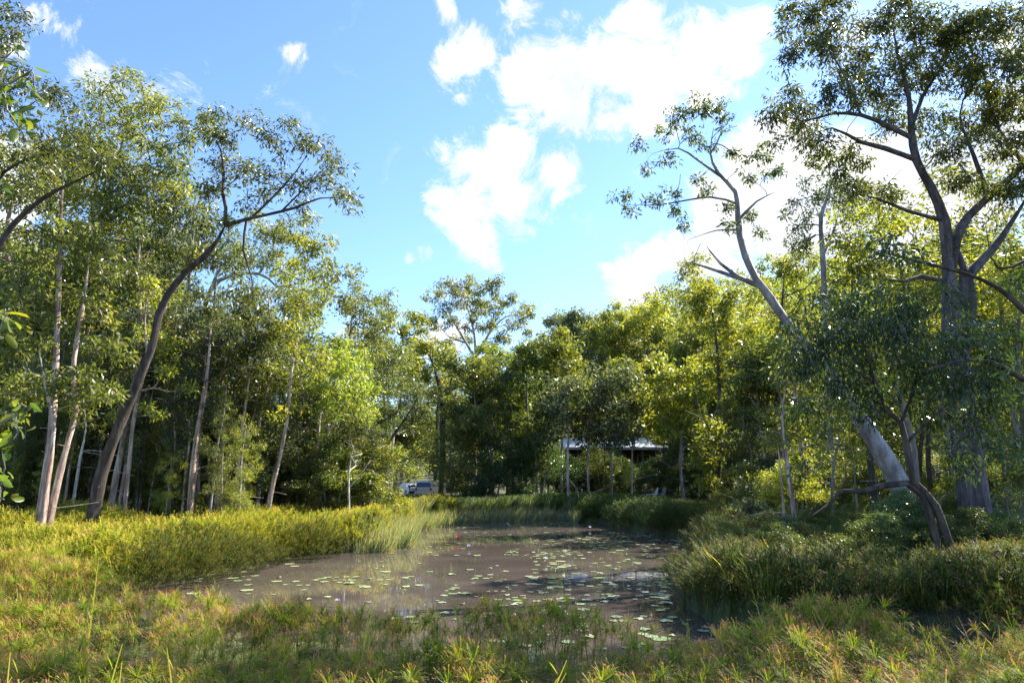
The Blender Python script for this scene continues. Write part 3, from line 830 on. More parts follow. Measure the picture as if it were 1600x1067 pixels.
hero('big_eucalypt_tree', 'largest tree, thick dark trunk at right with spreading crown over the upper right corner', 19,
     [[(1530, 850, 30), (1520, 760, 27), (1512, 690, 25), (1502, 610, 23), (1492, 540, 21), (1487, 480, 16), (1483, 420, 12), (1476, 345, 10.5), (1455, 292, 9), (1432, 250, 8), (1424, 200, 6.5), (1420, 150, 5), (1402, 80, 3.5), (1392, 20, 2.2)],
      [(1484, 420, 10), (1502, 355, 8.5), (1545, 308, 7.5), (1600, 258, 6.5), (1650, 190, 5)],
      [(1500, 560, 15), (1512, 470, 16), (1508, 425, 13), (1497, 396, 8), (1494, 388, 6)], [(1514, 430, 10), (1540, 402, 9), (1565, 372, 8), (1610, 300, 6)],
      [(1424, 215, 6), (1388, 197, 5), (1345, 180, 4), (1300, 178, 3), (1255, 190, 2), (1220, 180, 1.4)],
      [(1432, 250, 6), (1385, 232, 5), (1345, 222, 4), (1300, 200, 2.5), (1260, 215, 1.6)],
      [(1424, 200, 4.5), (1442, 150, 4), (1472, 105, 3), (1500, 55, 2)], [(1476, 345, 5), (1420, 330, 4), (1370, 310, 3), (1320, 300, 2)],
      [(1545, 308, 5), (1520, 240, 4), (1500, 180, 3), (1520, 120, 2)], [(1345, 180, 3), (1320, 120, 2.4), (1290, 70, 1.8), (1270, 30, 1.2)],
      [(1483, 440, 5), (1440, 432, 5), (1410, 440, 4), (1375, 436, 3)], [(1600, 258, 4), (1560, 200, 3), (1540, 140, 2)]],
     [(1250, 28, 30), (1300, 20, 30), (1290, 80, 25), (1240, 90, 20), (1350, 60, 34), (1400, 25, 34), (1462, 40, 38), (1520, 40, 38), (1580, 30, 38), (1228, 150, 20), (1206, 180, 17),
      (1262, 180, 24), (1310, 150, 28), (1370, 130, 32), (1430, 110, 36), (1500, 118, 38), (1560, 108, 38), (1600, 160, 34), (1218, 218, 13), (1280, 230, 24), (1340, 240, 22),
      (1455, 190, 26), (1522, 200, 32), (1580, 225, 32), (1390, 205, 20), (1500, 275, 22), (1630, 80, 44), (1650, 250, 44), (1385, 300, 22), (1340, 300, 20), (1560, 300, 24), (1390, 160, 24), (1270, 60, 26), (1330, 110, 24), (1490, 80, 34), (1550, 160, 34), (1420, 70, 30), (1480, 230, 24), (1600, 280, 26), (1240, 190, 16), (1300, 265, 18)],
     leaf='olive', bark='mauve', dens=2.9, n_per=44, ln=.135, wd=.038, spread=.42, wig=.1, droop=.8, scale_r=.9)
hero('drooping_wattle_tree', 'dark crooked stem with hanging glossy foliage in front of the big tree', 14.5,
     [[(1492, 824, 9), (1462, 790, 9), (1428, 752, 8), (1418, 700, 7), (1408, 660, 6), (1385, 640, 5), (1368, 600, 4), (1350, 540, 3), (1330, 490, 2)],
      [(1470, 800, 7), (1440, 772, 7), (1395, 757, 6.5), (1350, 767, 6), (1312, 768, 5), (1292, 790, 4), (1268, 806, 3)], [(1408, 660, 4), (1430, 600, 3), (1440, 540, 2.4), (1430, 500, 1.6)],
      [(1368, 600, 3), (1320, 570, 2.5), (1270, 560, 1.6)], [(1418, 690, 4), (1470, 640, 3), (1520, 600, 2)], [(1312, 770, 3), (1322, 750, 2), (1318, 700, 1.4)]],
     [(1258, 525, 30), (1320, 502, 34), (1378, 530, 36), (1432, 556, 38), (1298, 580, 32), (1360, 596, 34), (1245, 582, 20), (1482, 590, 36), (1290, 632, 22), (1345, 640, 20),
      (1490, 690, 22), (1525, 660, 24), (1550, 700, 22), (1460, 655, 20), (1505, 735, 12), (1440, 610, 30), (1300, 540, 34), (1250, 555, 26), (1340, 610, 30), (1400, 500, 30), (1470, 540, 30), (1330, 570, 30), (1520, 520, 30), (1490, 470, 24), (1530, 575, 30), (1500, 640, 26), (1290, 468, 20), (1350, 460, 26), (1420, 480, 26), (1560, 620, 28), (1590, 560, 30), (1245, 640, 14)],
     leaf='deep', bark='dark', dens=2.3, n_per=36, ln=.13, wd=.032, spread=.5, droop=1.3, step=.3)
hero('overhanging_tree', 'tree outside the right edge whose dark bare limbs reach into the photo', 13,
     [[(1760, 900, 28), (1745, 720, 24), (1730, 560, 18), (1720, 430, 14), (1725, 300, 10), (1740, 150, 7)], [(1728, 560, 10), (1660, 610, 8), (1600, 592, 6.5), (1545, 565, 5.5), (1490, 566, 4), (1440, 582, 2.4)],
      [(1720, 470, 10), (1650, 520, 8), (1600, 484, 6.5), (1560, 450, 5.5), (1510, 428, 4.5), (1450, 412, 4), (1400, 400, 2.6), (1360, 388, 1.6)],
      [(1720, 470, 7), (1640, 400, 5), (1560, 420, 3.5), (1540, 350, 2.5)], [(1730, 560, 6), (1650, 640, 4), (1590, 690, 3)]],
     [(1560, 560, 18), (1530, 520, 16), (1480, 540, 16), (1590, 620, 22), (1620, 500, 30), (1570, 440, 14), (1420, 395, 10), (1380, 380, 12), (1600, 700, 22), (1640, 400, 36), (1700, 250, 50),
      (1620, 740, 26), (1700, 600, 40), (1680, 120, 50)],
     leaf='deep', bark='dark', dens=2.0, n_per=26, ln=.13, wd=.04, spread=.3, step=.3)
hero('understorey_tree', 'dense dark bushy tree at the right edge behind the big trunk', 23,
     [[(1600, 850, 10), (1605, 700, 9), (1590, 560, 7), (1600, 430, 5)]],
     [(1570, 380, 30), (1610, 340, 30), (1560, 440, 30), (1610, 450, 34), (1570, 520, 34), (1620, 560, 34), (1560, 600, 30), (1610, 640, 34), (1575, 690, 32), (1620, 740, 30), (1570, 750, 24), (1640, 420, 40)],
     leaf='olive', bark='grey', dens=1.1, n_per=40, ln=.15, wd=.05)
hero('young_tree', 'pair of thin upright stems at the left end of the arched dark branch', 21,
     [[(1243, 836, 6), (1238, 780, 5), (1228, 710, 4), (1222, 650, 3), (1230, 590, 2)], [(1226, 830, 3.4, .4), (1222, 760, 3, .4), (1215, 690, 2.4, .4)]],
     [(1240, 640, 24), (1215, 690, 18), (1270, 680, 20), (1235, 590, 20), (1275, 620, 18), (1250, 730, 12), (1290, 690, 16)], leaf='olive', bark='paper', dens=1.4, n_per=28, ln=.12, wd=.045, spread=.35)
hero('young_tree', 'leafy sapling behind the arched branch with light glinting leaves', 26,
     [[(1302, 820, 3.4), (1300, 760, 3), (1310, 690, 2.6), (1322, 640, 2)], [(1340, 815, 3, 1), (1335, 740, 2.6, 1), (1328, 690, 2, 1)]],
     [(1310, 660, 24), (1290, 720, 18), (1340, 700, 20), (1330, 640, 22), (1280, 700, 16)], leaf='yellow', bark='grey', dens=1.1, n_per=30, ln=.13, wd=.05, spread=.4)
hero('glossy_shrub', 'glossy dark-leaved shrub at the waterline where the right bank begins', 25,
     [[(1160, 835, 3), (1155, 800, 2.4), (1150, 780, 1.6)], [(1162, 835, 2.4), (1175, 805, 2), (1182, 785, 1.4)]],
     [(1150, 800, 16), (1170, 790, 16), (1185, 805, 14), (1160, 822, 16), (1140, 822, 10)], leaf='grey', bark='grey', dens=3.5, n_per=26, ln=.13, wd=.07, spread=.25, cat='shrub')
hero('shrub', 'pale-leaved bush at the right edge below the big tree', 19,
     [[(1580, 840, 3), (1575, 800, 2.4), (1570, 770, 1.6)], [(1585, 840, 3), (1600, 790, 2)]],
     [(1560, 790, 22), (1590, 780, 24), (1575, 815, 22), (1600, 820, 20)], leaf='grey', bark='grey', dens=2.4, n_per=28, ln=.1, wd=.045, spread=.28, cat='shrub')
# the near branches at the left edge
hero('near_sapling_tree', 'near tree just outside the left edge, big backlit lime leaves poking into view', 3.3,
     [[(-190, 1500, 30), (-170, 1000, 26), (-150, 700, 22), (-140, 450, 18), (-120, 200, 14), (-110, 0, 10)], [(-120, 200, 8), (-60, 180, 6), (0, 140, 4), (50, 110, 2)],
      [(-140, 450, 8), (-70, 470, 6), (-20, 485, 4), (8, 490, 2)], [(-150, 700, 8), (-70, 680, 6), (-20, 670, 4), (25, 650, 2)], [(-150, 700, 8), (-60, 760, 5), (0, 760, 2.5)], [(-120, 200, 8), (-50, 90, 4), (10, 90, 2)]],
     [(22, 70, 10, 0), (14, 100, 14, 0), (40, 110, 14, 0), (52, 135, 8, 0), (20, 170, 14, 0), (58, 165, 10, 0), (34, 200, 8, 0), (5, 150, 8, 0), (5, 300, 6, 0), (8, 488, 14, 0), (2, 525, 7, 0),
      (10, 640, 16, 0), (25, 665, 14, 0), (5, 700, 14, 0), (35, 635, 8, 0), (8, 748, 10, 0), (5, 775, 8, 0), (-60, 100, 40, 0), (-60, 500, 30, 0), (-60, 680, 40, 0), (-80, 300, 40, 0)],
     leaf='near', bark='grey', dens=1, n_per=2, ln=.068, wd=.036, spread=.05, step=.15, tip_r=.0035, droop=.4)

# ------------------------------------------------------------------ filler trees: prototypes and copies


def proto_tree(kind, seed):
    rs = np.random.default_rng(seed)
    H = 10.0
    cl = []
    if kind == 'gum':        # open crown carried high
        tr = [np.array([(0, 0, -.2, .115), (.1, 0, 2.5, .09), (-.15, .1, 5, .07), (.2, -.1, 7, .045), (.1, 0, 8.8, .02)])]
        for k in range(17):
            z = rs.uniform(4.2, 9.4); w = 2.3 * math.sin(math.pi * min(1, (z - 3) / 7.5)) + .4
            a = rs.uniform(0, 6.28); cl.append((np.array([math.cos(a) * w * rs.uniform(.2, .95), math.sin(a) * w * rs.uniform(.2, .95), z]), rs.uniform(.5, .95)))
        dens = 3.8
    elif kind == 'bushy':    # leafy nearly to the ground
        tr = [np.array([(0, 0, -.2, .11), (.05, 0, 3, .085), (-.1, .1, 6, .055), (.1, 0, 8.8, .02)])]
        for k in range(26):
            z = rs.uniform(1.5, 9.2); w = 2.0 * math.sin(math.pi * min(1, (z - .2) / 10.4)) + .3
            a = rs.uniform(0, 6.28); cl.append((np.array([math.cos(a) * w * rs.uniform(.2, 1), math.sin(a) * w * rs.uniform(.2, 1), z]), rs.uniform(.55, 1.0)))
        dens = 3.0
    elif kind == 'slender':  # narrow, twiggy
        tr = [np.array([(0, 0, -.2, .12), (.15, 0, 2.5, .10), (.05, .1, 5, .08), (.3, -.1, 7.5, .05), (.25, 0, 9.2, .02)])]
        for k in range(15):
            z = rs.uniform(2.8, 9.5); w = 1.25 * math.sin(math.pi * min(1, (z - 1.5) / 9)) + .25
            a = rs.uniform(0, 6.28); cl.append((np.array([.2 + math.cos(a) * w * rs.uniform(.2, 1), math.sin(a) * w * rs.uniform(.2, 1), z]), rs.uniform(.4, .75)))
        dens = 6
    else:                    # shrub, 10 units tall too (placed small)
        tr = [np.array([(0, 0, -.2, .16), (.6, 0, 3, .10), (1.0, .1, 6, .05)]), np.array([(0, 0, 0, .14), (-.9, .3, 3, .09), (-1.6, .4, 5.5, .04)]), np.array([(0, 0, 0, .12), (.1, -1, 4, .07), (.2, -1.4, 7.5, .04)])]
        for k in range(26):
            z = rs.uniform(.8, 8.8); w = 3.6 * math.sin(math.pi * min(1, (z + 1.5) / 11.5)) + .3
            a = rs.uniform(0, 6.28); cl.append((np.array([math.cos(a) * w * rs.uniform(.2, 1), math.sin(a) * w * rs.uniform(.2, 1), z]), rs.uniform(.8, 1.4)))
        dens = 2.0
    at = sample_clumps(cl, rs, dens)
    pos, par, rad, tips, kids, nfix = grow(tr, at, rs, step=.45, tip_r=.006, wig=.12)
    V, Q = tube_mesh(pos, par, rad, kids, nfix)
    tm = mesh_np('trunk', V, Q, BARK['grey'], smooth=True)
    big = 1.6 if kind == 'shrub' else 1.0
    V, Q, t = leaves_mesh(pos[tips], 46, .46 * big, .17 * big, .058 * big, rs, .6)
    cm = mesh_np('crown', V, Q, LEAF['olive'], t)
    return tm, cm


PROTO = {}
for k_, ns_ in (('gum', 3), ('bushy', 3), ('slender', 3), ('shrub', 3)):
    PROTO[k_] = [proto_tree(k_, 900 + 10 * len(PROTO) + i) for i in range(ns_)]


def ypx_to_z(py, D):
    return P(800, py, D)[2]


PHRASE = {
    'slim trees in the left bank thicket': 'slim %s tree', 'leafy trees at the back of the left thicket': 'full %s tree deep in forest',
    'dark shrubs under the left trees': '%s shrub in the shade', 'leafy trees behind the house and lawn': '%s tree beyond the lawn',
    'middling trees on the far side of the pond': 'middling %s tree across the pond', 'dark bushes along the far bank': '%s bush along the far bank',
    'mixed trees deep behind the right bank': '%s tree deep in forest', 'sunlit trees on the slope beyond the right bank': '%s tree on the sunlit slope',
    'low bushes behind the right bank': 'low %s bush behind the right bank', 'tall gums behind the big tree': 'tall %s gum', 'tall gums in the left canopy': 'tall %s canopy gum',
    'saplings between the left bank trunks': 'thin %s sapling among the trunks', 'scrubby bushes on the right bank': 'scrubby %s bush on the right bank',
    'leafy screen in front of the house': '%s screen tree', 'slender pole trees along the left bank': 'slender %s pole tree'}
COLW = {'olive': 'olive-green', 'grey': 'grey-green', 'dark': 'dark green', 'deep': 'deep bluish green', 'yellow': 'yellow-green', 'lime': 'bright lime'}
BARKW = {'paper': 'pink-barked', 'pale': 'pale-barked', 'dead': 'white-barked', 'grey': 'grey-barked', 'dark': 'dark-barked', 'mauve': 'mauve-barked'}
MARKS = [(60, 'at the far left edge'), (110, 'behind the forward paperbark'), (170, 'at the foot of the leaning dark eucalypt'), (225, 'just right of the leaning trunk'), (285, 'left of the straight pale paperbark'),
         (335, 'around the straight pale paperbark'), (400, 'behind the clump of four stems'), (450, 'beside the slender leaning trunk'), (500, 'left of the bright wattle'), (555, 'behind the bright wattle'),
         (600, 'right of the bright wattle'), (650, 'by the twin white stems'), (700, 'above the parked cars'), (750, 'behind the rail fence'), (800, 'below the wide-crowned gum'), (860, 'left of the house'),
         (910, 'at the left end of the metal roof'), (960, 'before the middle of the house'), (1010, 'at the right part of the metal roof'), (1060, 'above the garden chairs'), (1110, 'right of the house'),
         (1165, 'over the right end of the pond'), (1225, 'left of the leaning white gum'), (1290, 'behind the upper leaning gum'), (1350, 'above the arched dark branch'), (1410, 'behind the foot of the leaning gum'),
         (1470, 'behind the dark crooked wattle'), (1530, 'beside the big dark trunk'), (9999, 'at the far right edge')]


def fill(kind, px, D, top, leaf, bark, label, group, name='tree', cat='tree', widen=1.0):
    x = (px - 800) / FPX * D * 1.02
    g = g1(x, D)
    H = ypx_to_z(top, D) - g
    if H < .5: return None
    s = H / 10.0
    tm, cm = PROTO[kind][random.randrange(len(PROTO[kind]))]
    w_ = COLW[leaf] + (' ' + BARKW[bark] if cat in ('tree', 'sapling') else '')
    label = PHRASE[group] % w_ + ' ' + next(t for lim, t in MARKS if px < lim)
    root = empty(name, (x, D, g - .05)); link_tag(root, label, cat, group)
    root.rotation_euler = (random.uniform(-.05, .05), random.uniform(-.06, .06), random.uniform(0, 6.28))
    w = s * widen * random.uniform(.9, 1.15)
    root.scale = (w, w, s)
    for nm, me, mt in (('trunk', tm, BARK[bark]), ('crown', cm, LEAF[leaf])):
        o = obj(nm, me, root)
        o.material_slots[0].link = 'OBJECT'; o.material_slots[0].material = mt
    return root


def skyline(px):
    xs = [-100, 60, 330, 450, 560, 640, 700, 780, 860, 950, 1050, 1150, 1250, 1700]
    ys = [300, 330, 400, 450, 460, 525, 550, 545, 515, 485, 470, 450, 420, 370]
    return float(np.interp(px, xs, ys))


R = random.uniform
# left thicket, three depths
for i in range(26):
    px = -60 + i * 27 + R(-10, 10)
    D = R(31, 38)
    fill(random.choice(['slender', 'slender', 'bushy', 'gum']), px, D, skyline(px) + R(60, 190), random.choice(['olive', 'grey', 'olive', 'dark']), random.choice(['paper', 'grey', 'pale', 'dead']),
         'one of the slim trees packed behind the front trunks of the left bank', 'slim trees in the left bank thicket')
for i in range(22):
    px = -80 + i * 34 + R(-12, 12)
    D = R(42, 56)
    if 600 < px < 700: D = R(84, 95)
    fill(random.choice(['bushy', 'gum', 'bushy']), px, D, skyline(px) + R(0, 90), random.choice(['olive', 'dark', 'grey', 'yellow']), random.choice(['grey', 'dark', 'pale']),
         'one of the leafy trees closing the back of the left thicket', 'leafy trees at the back of the left thicket', widen=1.25)
for i in range(30):
    px = -60 + i * 22 + R(-10, 10)
    if px > 590: continue
    fill('shrub', px, R(32, 40), R(655, 730), random.choice(['dark', 'dark', 'deep', 'olive']), 'grey',
         'one of the dark shrubs filling the shade below the left trees', 'dark shrubs under the left trees', 'shrub', 'shrub', 1.0)
# across the pond
for i in range(24):
    px = 590 + i * 28 + R(-9, 9)
    D = R(76, 92)
    fill(random.choice(['bushy', 'gum', 'bushy']), px, D, skyline(px) + R(0, 70), random.choice(['olive', 'dark', 'yellow', 'olive', 'grey']), random.choice(['grey', 'dark']),
         'one of the leafy trees backing the lawn behind the pond and house', 'leafy trees behind the house and lawn', widen=1.2)
for i in range(16):
    px = 700 + i * 33 + R(-10, 10)
    D = R(54, 62) if not 850 < px < 1050 else R(72, 76)
    fill(random.choice(['bushy', 'slender', 'gum']), px, D, R(585, 650), random.choice(['olive', 'dark', 'dark', 'deep']), random.choice(['grey', 'dark', 'pale']),
         'one of the middling dark trees along the far side of the pond', 'middling trees on the far side of the pond', widen=1.1)
for i in range(22):
    px = 722 + i * 20 + R(-7, 7)
    if 640 < px < 690 : continue
    lawn = 850 < px < 1060
    fill('shrub', px, R(70, 74) if False else (R(63, 66) if lawn else R(54, 60)), R(700, 728) if lawn else R(665, 735), random.choice(['dark', 'deep', 'deep', 'olive']), 'grey',
         'one of the dark bushes along the far bank lawn', 'dark bushes along the far bank', 'bush', 'shrub', 1.1)
for px, top in ((1400, 330), (1465, 300), (1570, 290), (1620, 240), (1345, 380), (1430, 420), (1540, 400)):
    fill('gum', px, R(25, 30), top, random.choice(['olive', 'yellow', 'olive']), random.choice(['grey', 'dark']),
         'one of the tall gums rising behind the big tree at right', 'tall gums behind the big tree', widen=1.0)
for px, top in ((-30, 170), (45, 250), (105, 215), (235, 230), (300, 290), (350, 350), (20, 330), (160, 330), (420, 400), (470, 450)):
    fill('gum', px, R(32, 38), top, random.choice(['olive', 'yellow', 'olive', 'grey']), random.choice(['grey', 'pale']),
         'one of the tall gums filling out the left thicket canopy', 'tall gums in the left canopy', widen=.9)
for i in range(24):
    px = -40 + i * 27 + R(-10, 10)
    fill(random.choice(['slender', 'shrub', 'bushy']), px, R(27.5, 31) if px < 420 else R(33, 36), R(610, 720), random.choice(['olive', 'grey', 'olive', 'yellow', 'dark']), random.choice(['dead', 'grey', 'paper']),
         'one of the thin leafy saplings between the front trunks of the left bank', 'saplings between the left bank trunks', 'sapling', 'sapling', 1.3 if i % 2 else .9)
for px, D, top in ((1375, 18.5, 752), (1405, 17.5, 762), (1440, 19.5, 758), (1350, 19, 775), (1470, 18, 790), (1320, 18, 790), (1290, 19, 800), (1500, 17.5, 812), (1545, 17.5, 805), (1425, 16.5, 790)):
    fill('shrub', px, D, top, random.choice(['dark', 'deep', 'olive']), 'dark', 'x', 'scrubby bushes on the right bank', 'bush', 'shrub', 1.35)
for i in range(16):
    px = 1195 + i * 27 + R(-8, 8)
    fill('shrub', px, R(28, 37), R(690, 750), random.choice(['dark', 'olive', 'yellow', 'dark', 'deep']), 'grey', 'x', 'low bushes behind the right bank', 'bush', 'shrub', 1.2)
for i in range(18):
    px = 5 + i * 32 + R(-12, 12)
    if 115 < px < 270: continue
    fill('bushy', px, R(25.5, 28) if px < 400 else R(32, 34), R(630, 715), random.choice(['olive', 'yellow', 'olive', 'grey']), random.choice(['dead', 'pale']),
         'x', 'saplings between the left bank trunks', 'sapling', 'sapling', .85)
for i in range(34):
    px = 15 + i * 17 + R(-12, 12)
    fill('slender', px, R(27, 31) if px < 400 else R(34, 38), R(430, 590), random.choice(['olive', 'grey', 'yellow']), random.choice(['paper', 'pale', 'dead', 'paper']),
         'x', 'slender pole trees along the left bank', 'pole_tree', 'tree', .62)
for i in range(26):
    px = 1130 + i * 19 + R(-8, 8)
    D = R(15.5, 25)
    fill('shrub', px, D, R(772, 812) if px > 1250 else R(790, 815), random.choice(['dark', 'olive', 'deep', 'dark', 'deep']), 'dark',
         'one of the low scrubby bushes around the feet of the right bank trees', 'scrubby bushes on the right bank', 'bush', 'shrub', 1.5)
for px, top, lf in ((855, 640, 'dark'), (938, 655, 'olive'), (946, 640, 'deep'), (870, 700, 'deep'), (905, 712, 'dark'), (935, 700, 'olive'), (955, 690, 'deep'), (1020, 706, 'dark'), (1048, 660, 'deep'), (1075, 640, 'dark'), (884, 698, 'deep'), (925, 668, 'dark'), (925, 700, 'deep'), (972, 712, 'dark'), (1000, 716, 'deep'), (1040, 705, 'deep')):
    fill('shrub' if top > 690 else 'bushy', px, R(60, 65), top, lf, 'grey',
         'one of the leafy screen trees right in front of the house', 'leafy screen in front of the house', 'tree', 'tree', 1.0)
# right side
for i in range(17):
    px = 1150 + i * 33 + R(-10, 10)
    fill(random.choice(['bushy', 'gum', 'slender']), px, R(31, 42), R(455, 640), random.choice(['olive', 'yellow', 'dark', 'grey']), random.choice(['grey', 'pale', 'dark']),
         'one of the mixed trees standing deep behind the right bank', 'mixed trees deep behind the right bank', widen=1.05)
for i in range(20):
    px = 1120 + i * 32 + R(-10, 10)
    fill(random.choice(['bushy', 'gum']), px, R(55, 75), skyline(px) + R(-10, 60), random.choice(['yellow', 'olive', 'yellow', 'lime']), random.choice(['grey', 'dark']),
         'one of the sunlit trees on the slope beyond the right bank', 'sunlit trees on the slope beyond the right bank', widen=1.3)
for i in range(18):
    px = 1120 + i * 30 + R(-10, 10)
    if 1330 < px < 1400: continue
    fill('shrub', px, R(27, 36), R(690, 765), random.choice(['dark', 'olive', 'deep', 'yellow']), 'grey',
         'one of the low bushes in the shade behind the right bank', 'low bushes behind the right bank', 'bush', 'shrub', 1.0)

# ---- the wooded hill, far off: one mass of leaves, uncountable
def hill_forest():
    rs = np.random.default_rng(55)
    V, Q, T = [], [], []
    nv = 0
    n = 1500
    xs = rs.uniform(-140, 260, n); ys = rs.uniform(98, 330, n)
    keep = np.abs(xs) < ys * 1.0 + 20
    xs, ys = xs[keep], ys[keep]
    zs = ground(xs, ys)
    tips = []; ct = []
    for x, y, z in zip(xs, ys, zs):
        h = rs.uniform(7, 13) * (1 if x > 0 else .8); r = rs.uniform(2.2, 4.2)
        k = 9
        u = rs.normal(0, 1, (k, 3)); u /= np.linalg.norm(u, axis=1)[:, None]
        tips.append(np.array([x, y, z + h]) + u * r * np.array([1, 1, .75]) * rs.uniform(.3, 1, (k, 1)))
    tips = np.concatenate(tips)
    V, Q, t = leaves_mesh(tips, 14, 1.5, .85, .5, rs, .3)
    o = obj('hill_forest', mesh_np('hill_forest', V, Q, LEAF['yellow'], t))
    link_tag(o, 'far wooded hillside of massed yellow-green treetops', 'forest', kind='stuff')


hill_forest()

# ------------------------------------------------------------------ ground cover


def scatter(name, PV, PQ, PT, pts, sc, yaw, tilt, mat, rs, kind='stuff', label=None, cat=None, tvar=.25, lean=None):
    """many copies of a little plant merged in one mesh (uncountable cover)"""
    n = len(pts)
    c, s = np.cos(yaw), np.sin(yaw)
    X = PV[None, :, 0] * c[:, None] - PV[None, :, 1] * s[:, None]
    Y = PV[None, :, 0] * s[:, None] + PV[None, :, 1] * c[:, None]
    Z = np.broadcast_to(PV[None, :, 2], X.shape).copy()
    hx, hy = tilt[:, 0:1], tilt[:, 1:2]
    X = X + Z * hx; Y = Y + Z * hy
    sc = sc[:, None]
    W = np.stack([X * sc + pts[:, 0:1], Y * sc + pts[:, 1:2], Z * sc + pts[:, 2:3]], -1).reshape(-1, 3)
    Q = (PQ[None] + (np.arange(n) * len(PV))[:, None, None]).reshape(-1, 4)
    T = np.clip(PT[None, :] + rs.uniform(-tvar, tvar, (n, 1)), 0, 1).ravel()
    o = obj(name, mesh_np(name, W, Q, mat, T))
    link_tag(o, label, cat, kind=kind)
    return o


def umbel(rays, seed, width=.012, H=1.0, R0=.34):
    """papyrus-like head: a stem with thin rays ending in russet spikelets; unit height"""
    rs = np.random.default_rng(seed)
    V, Q, T = [], [], []
    def quad(a, b, c, d, t):
        i = len(V); V.extend([a, b, c, d]); Q.append((i, i + 1, i + 2, i + 3)); T.append(t)
    w = width
    quad((-w, 0, 0), (w, 0, 0), (w * .7, 0, H), (-w * .7, 0, H), .38)
    quad((0, -w, 0), (0, w, 0), (0, w * .7, H), (0, -w * .7, H), .38)
    for k in range(rays):
        a = 2.4 * k + rs.uniform(-.3, .3); el = rs.uniform(-.5, 1.3)
        L = R0 * rs.uniform(.7, 1.15)
        d = np.array([math.cos(a) * math.cos(el), math.sin(a) * math.cos(el), math.sin(el)])
        sd = np.array([-math.sin(a), math.cos(a), 0]) * w * .85
        b = np.array([0, 0, H]); m = b + d * L * .62; e = b + d * L + np.array([0, 0, -.28 * L * math.cos(el)])
        quad(b - sd, b + sd, m + sd, m - sd, .33 + rs.uniform(-.1, .1))
        quad(m - sd, m + sd, e + sd * .6, e - sd * .6, .50 + rs.uniform(-.1, .12))
        if k % 3 != 1:
            s2 = sd * 2.3
            q = e + np.array([0, 0, -.02])
            quad(m * .25 + e * .75 - s2 * .8, e - s2 + d * .02, e + d * L * .06, m * .25 + e * .75 + s2 * .8, .86 + rs.uniform(-.1, .14))
    return np.array(V, float), np.array(Q), np.array(T)


M_SEDGE = leaf_mat('sedge_green_russet', [(0, (.07, .12, .012)), (.33, (.17, .25, .02)), (.55, (.32, .36, .03)), (.70, (.46, .31, .08)), (.88, (.54, .25, .15)), (1, (.50, .18, .13))],
                   trans=.45, rough=.6, spec=.25, rnd=0, warm=(1.3, 1.2, .6))
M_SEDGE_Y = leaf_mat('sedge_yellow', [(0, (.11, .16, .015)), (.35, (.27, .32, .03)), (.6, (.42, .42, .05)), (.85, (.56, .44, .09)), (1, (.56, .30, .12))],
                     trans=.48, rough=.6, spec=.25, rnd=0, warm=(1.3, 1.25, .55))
M_GRASS = leaf_mat('grass_blades', [(0, (.06, .11, .015)), (.4, (.15, .22, .025)), (.8, (.32, .34, .05)), (1, (.45, .38, .14))], trans=.5, rough=.5, rnd=0)
M_REED = leaf_mat('reed_blades', [(0, (.10, .15, .07)), (.5, (.27, .31, .18)), (.85, (.46, .44, .30)), (1, (.42, .22, .08))], trans=.35, rough=.4, rnd=0)
M_SEDGE_SHADE = leaf_mat('sedge_green_shade_toned', [(0, (.028, .055, .010)), (.35, (.060, .098, .016)), (.6, (.125, .15, .024)), (.8, (.24, .19, .055)), (1, (.32, .14, .08))],  # greener sedge, with the bank's shade darkened into its colour
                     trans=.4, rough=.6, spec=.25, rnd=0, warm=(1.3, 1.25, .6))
M_DARKGRASS = leaf_mat('dark_sedge', [(0, (.035, .070, .015)), (.5, (.07, .12, .025)), (1, (.14, .18, .04))], trans=.4, rough=.5, rnd=0)


def blades(n, seed, H=1.0, spread=.12, w=.02, bend=.35, t0=.4, tv=.3):
    rs = np.random.default_rng(seed)
    V, Q, T = [], [], []
    for k in range(n):
        a = rs.uniform(0, 6.28); l = H * rs.uniform(.5, 1.05); bx, by = rs.normal(0, spread, 2)
        d = np.array([math.cos(a), math.sin(a), 0]) * bend * l * rs.uniform(.2, 1.3)
        s = np.array([-math.sin(a), math.cos(a), 0]) * w
        p0 = np.array([bx, by, 0]); p1 = p0 + d * .3 + [0, 0, l * .6]; p2 = p0 + d + [0, 0, l * .95]
        i = len(V); V.extend([p0 - s, p0 + s, p1 + s * .8, p1 - s * .8, p2 + s * .1, p2 - s * .1])
        Q += [(i, i + 1, i + 2, i + 3), (i + 3, i + 2, i + 4, i + 5)]
        t = t0 + rs.uniform(-tv, tv); T += [t, t + .08]
    return np.array(V, float), np.array(Q), np.array(T)


def pts_in(fn, n, xr, yr, rs):
    x = rs.uniform(*xr, n); y = rs.uniform(*yr, n)
    sd = pond_sd(x, y)
    k = fn(x, y, sd)
    x, y = x[k], y[k]
    return np.column_stack([x, y, ground(x, y)])


def patch(x, y, f=1.0, ph=0.0):
    return .5 + .25 * (np.sin(x * .9 * f + ph + 1.7 * np.sin(y * .6 * f)) + np.sin(y * 1.1 * f - ph + 1.4 * np.sin(x * .8 * f + 1)))


def in_view(x, y, m=1.5): return np.abs(x) < y * .80 + m


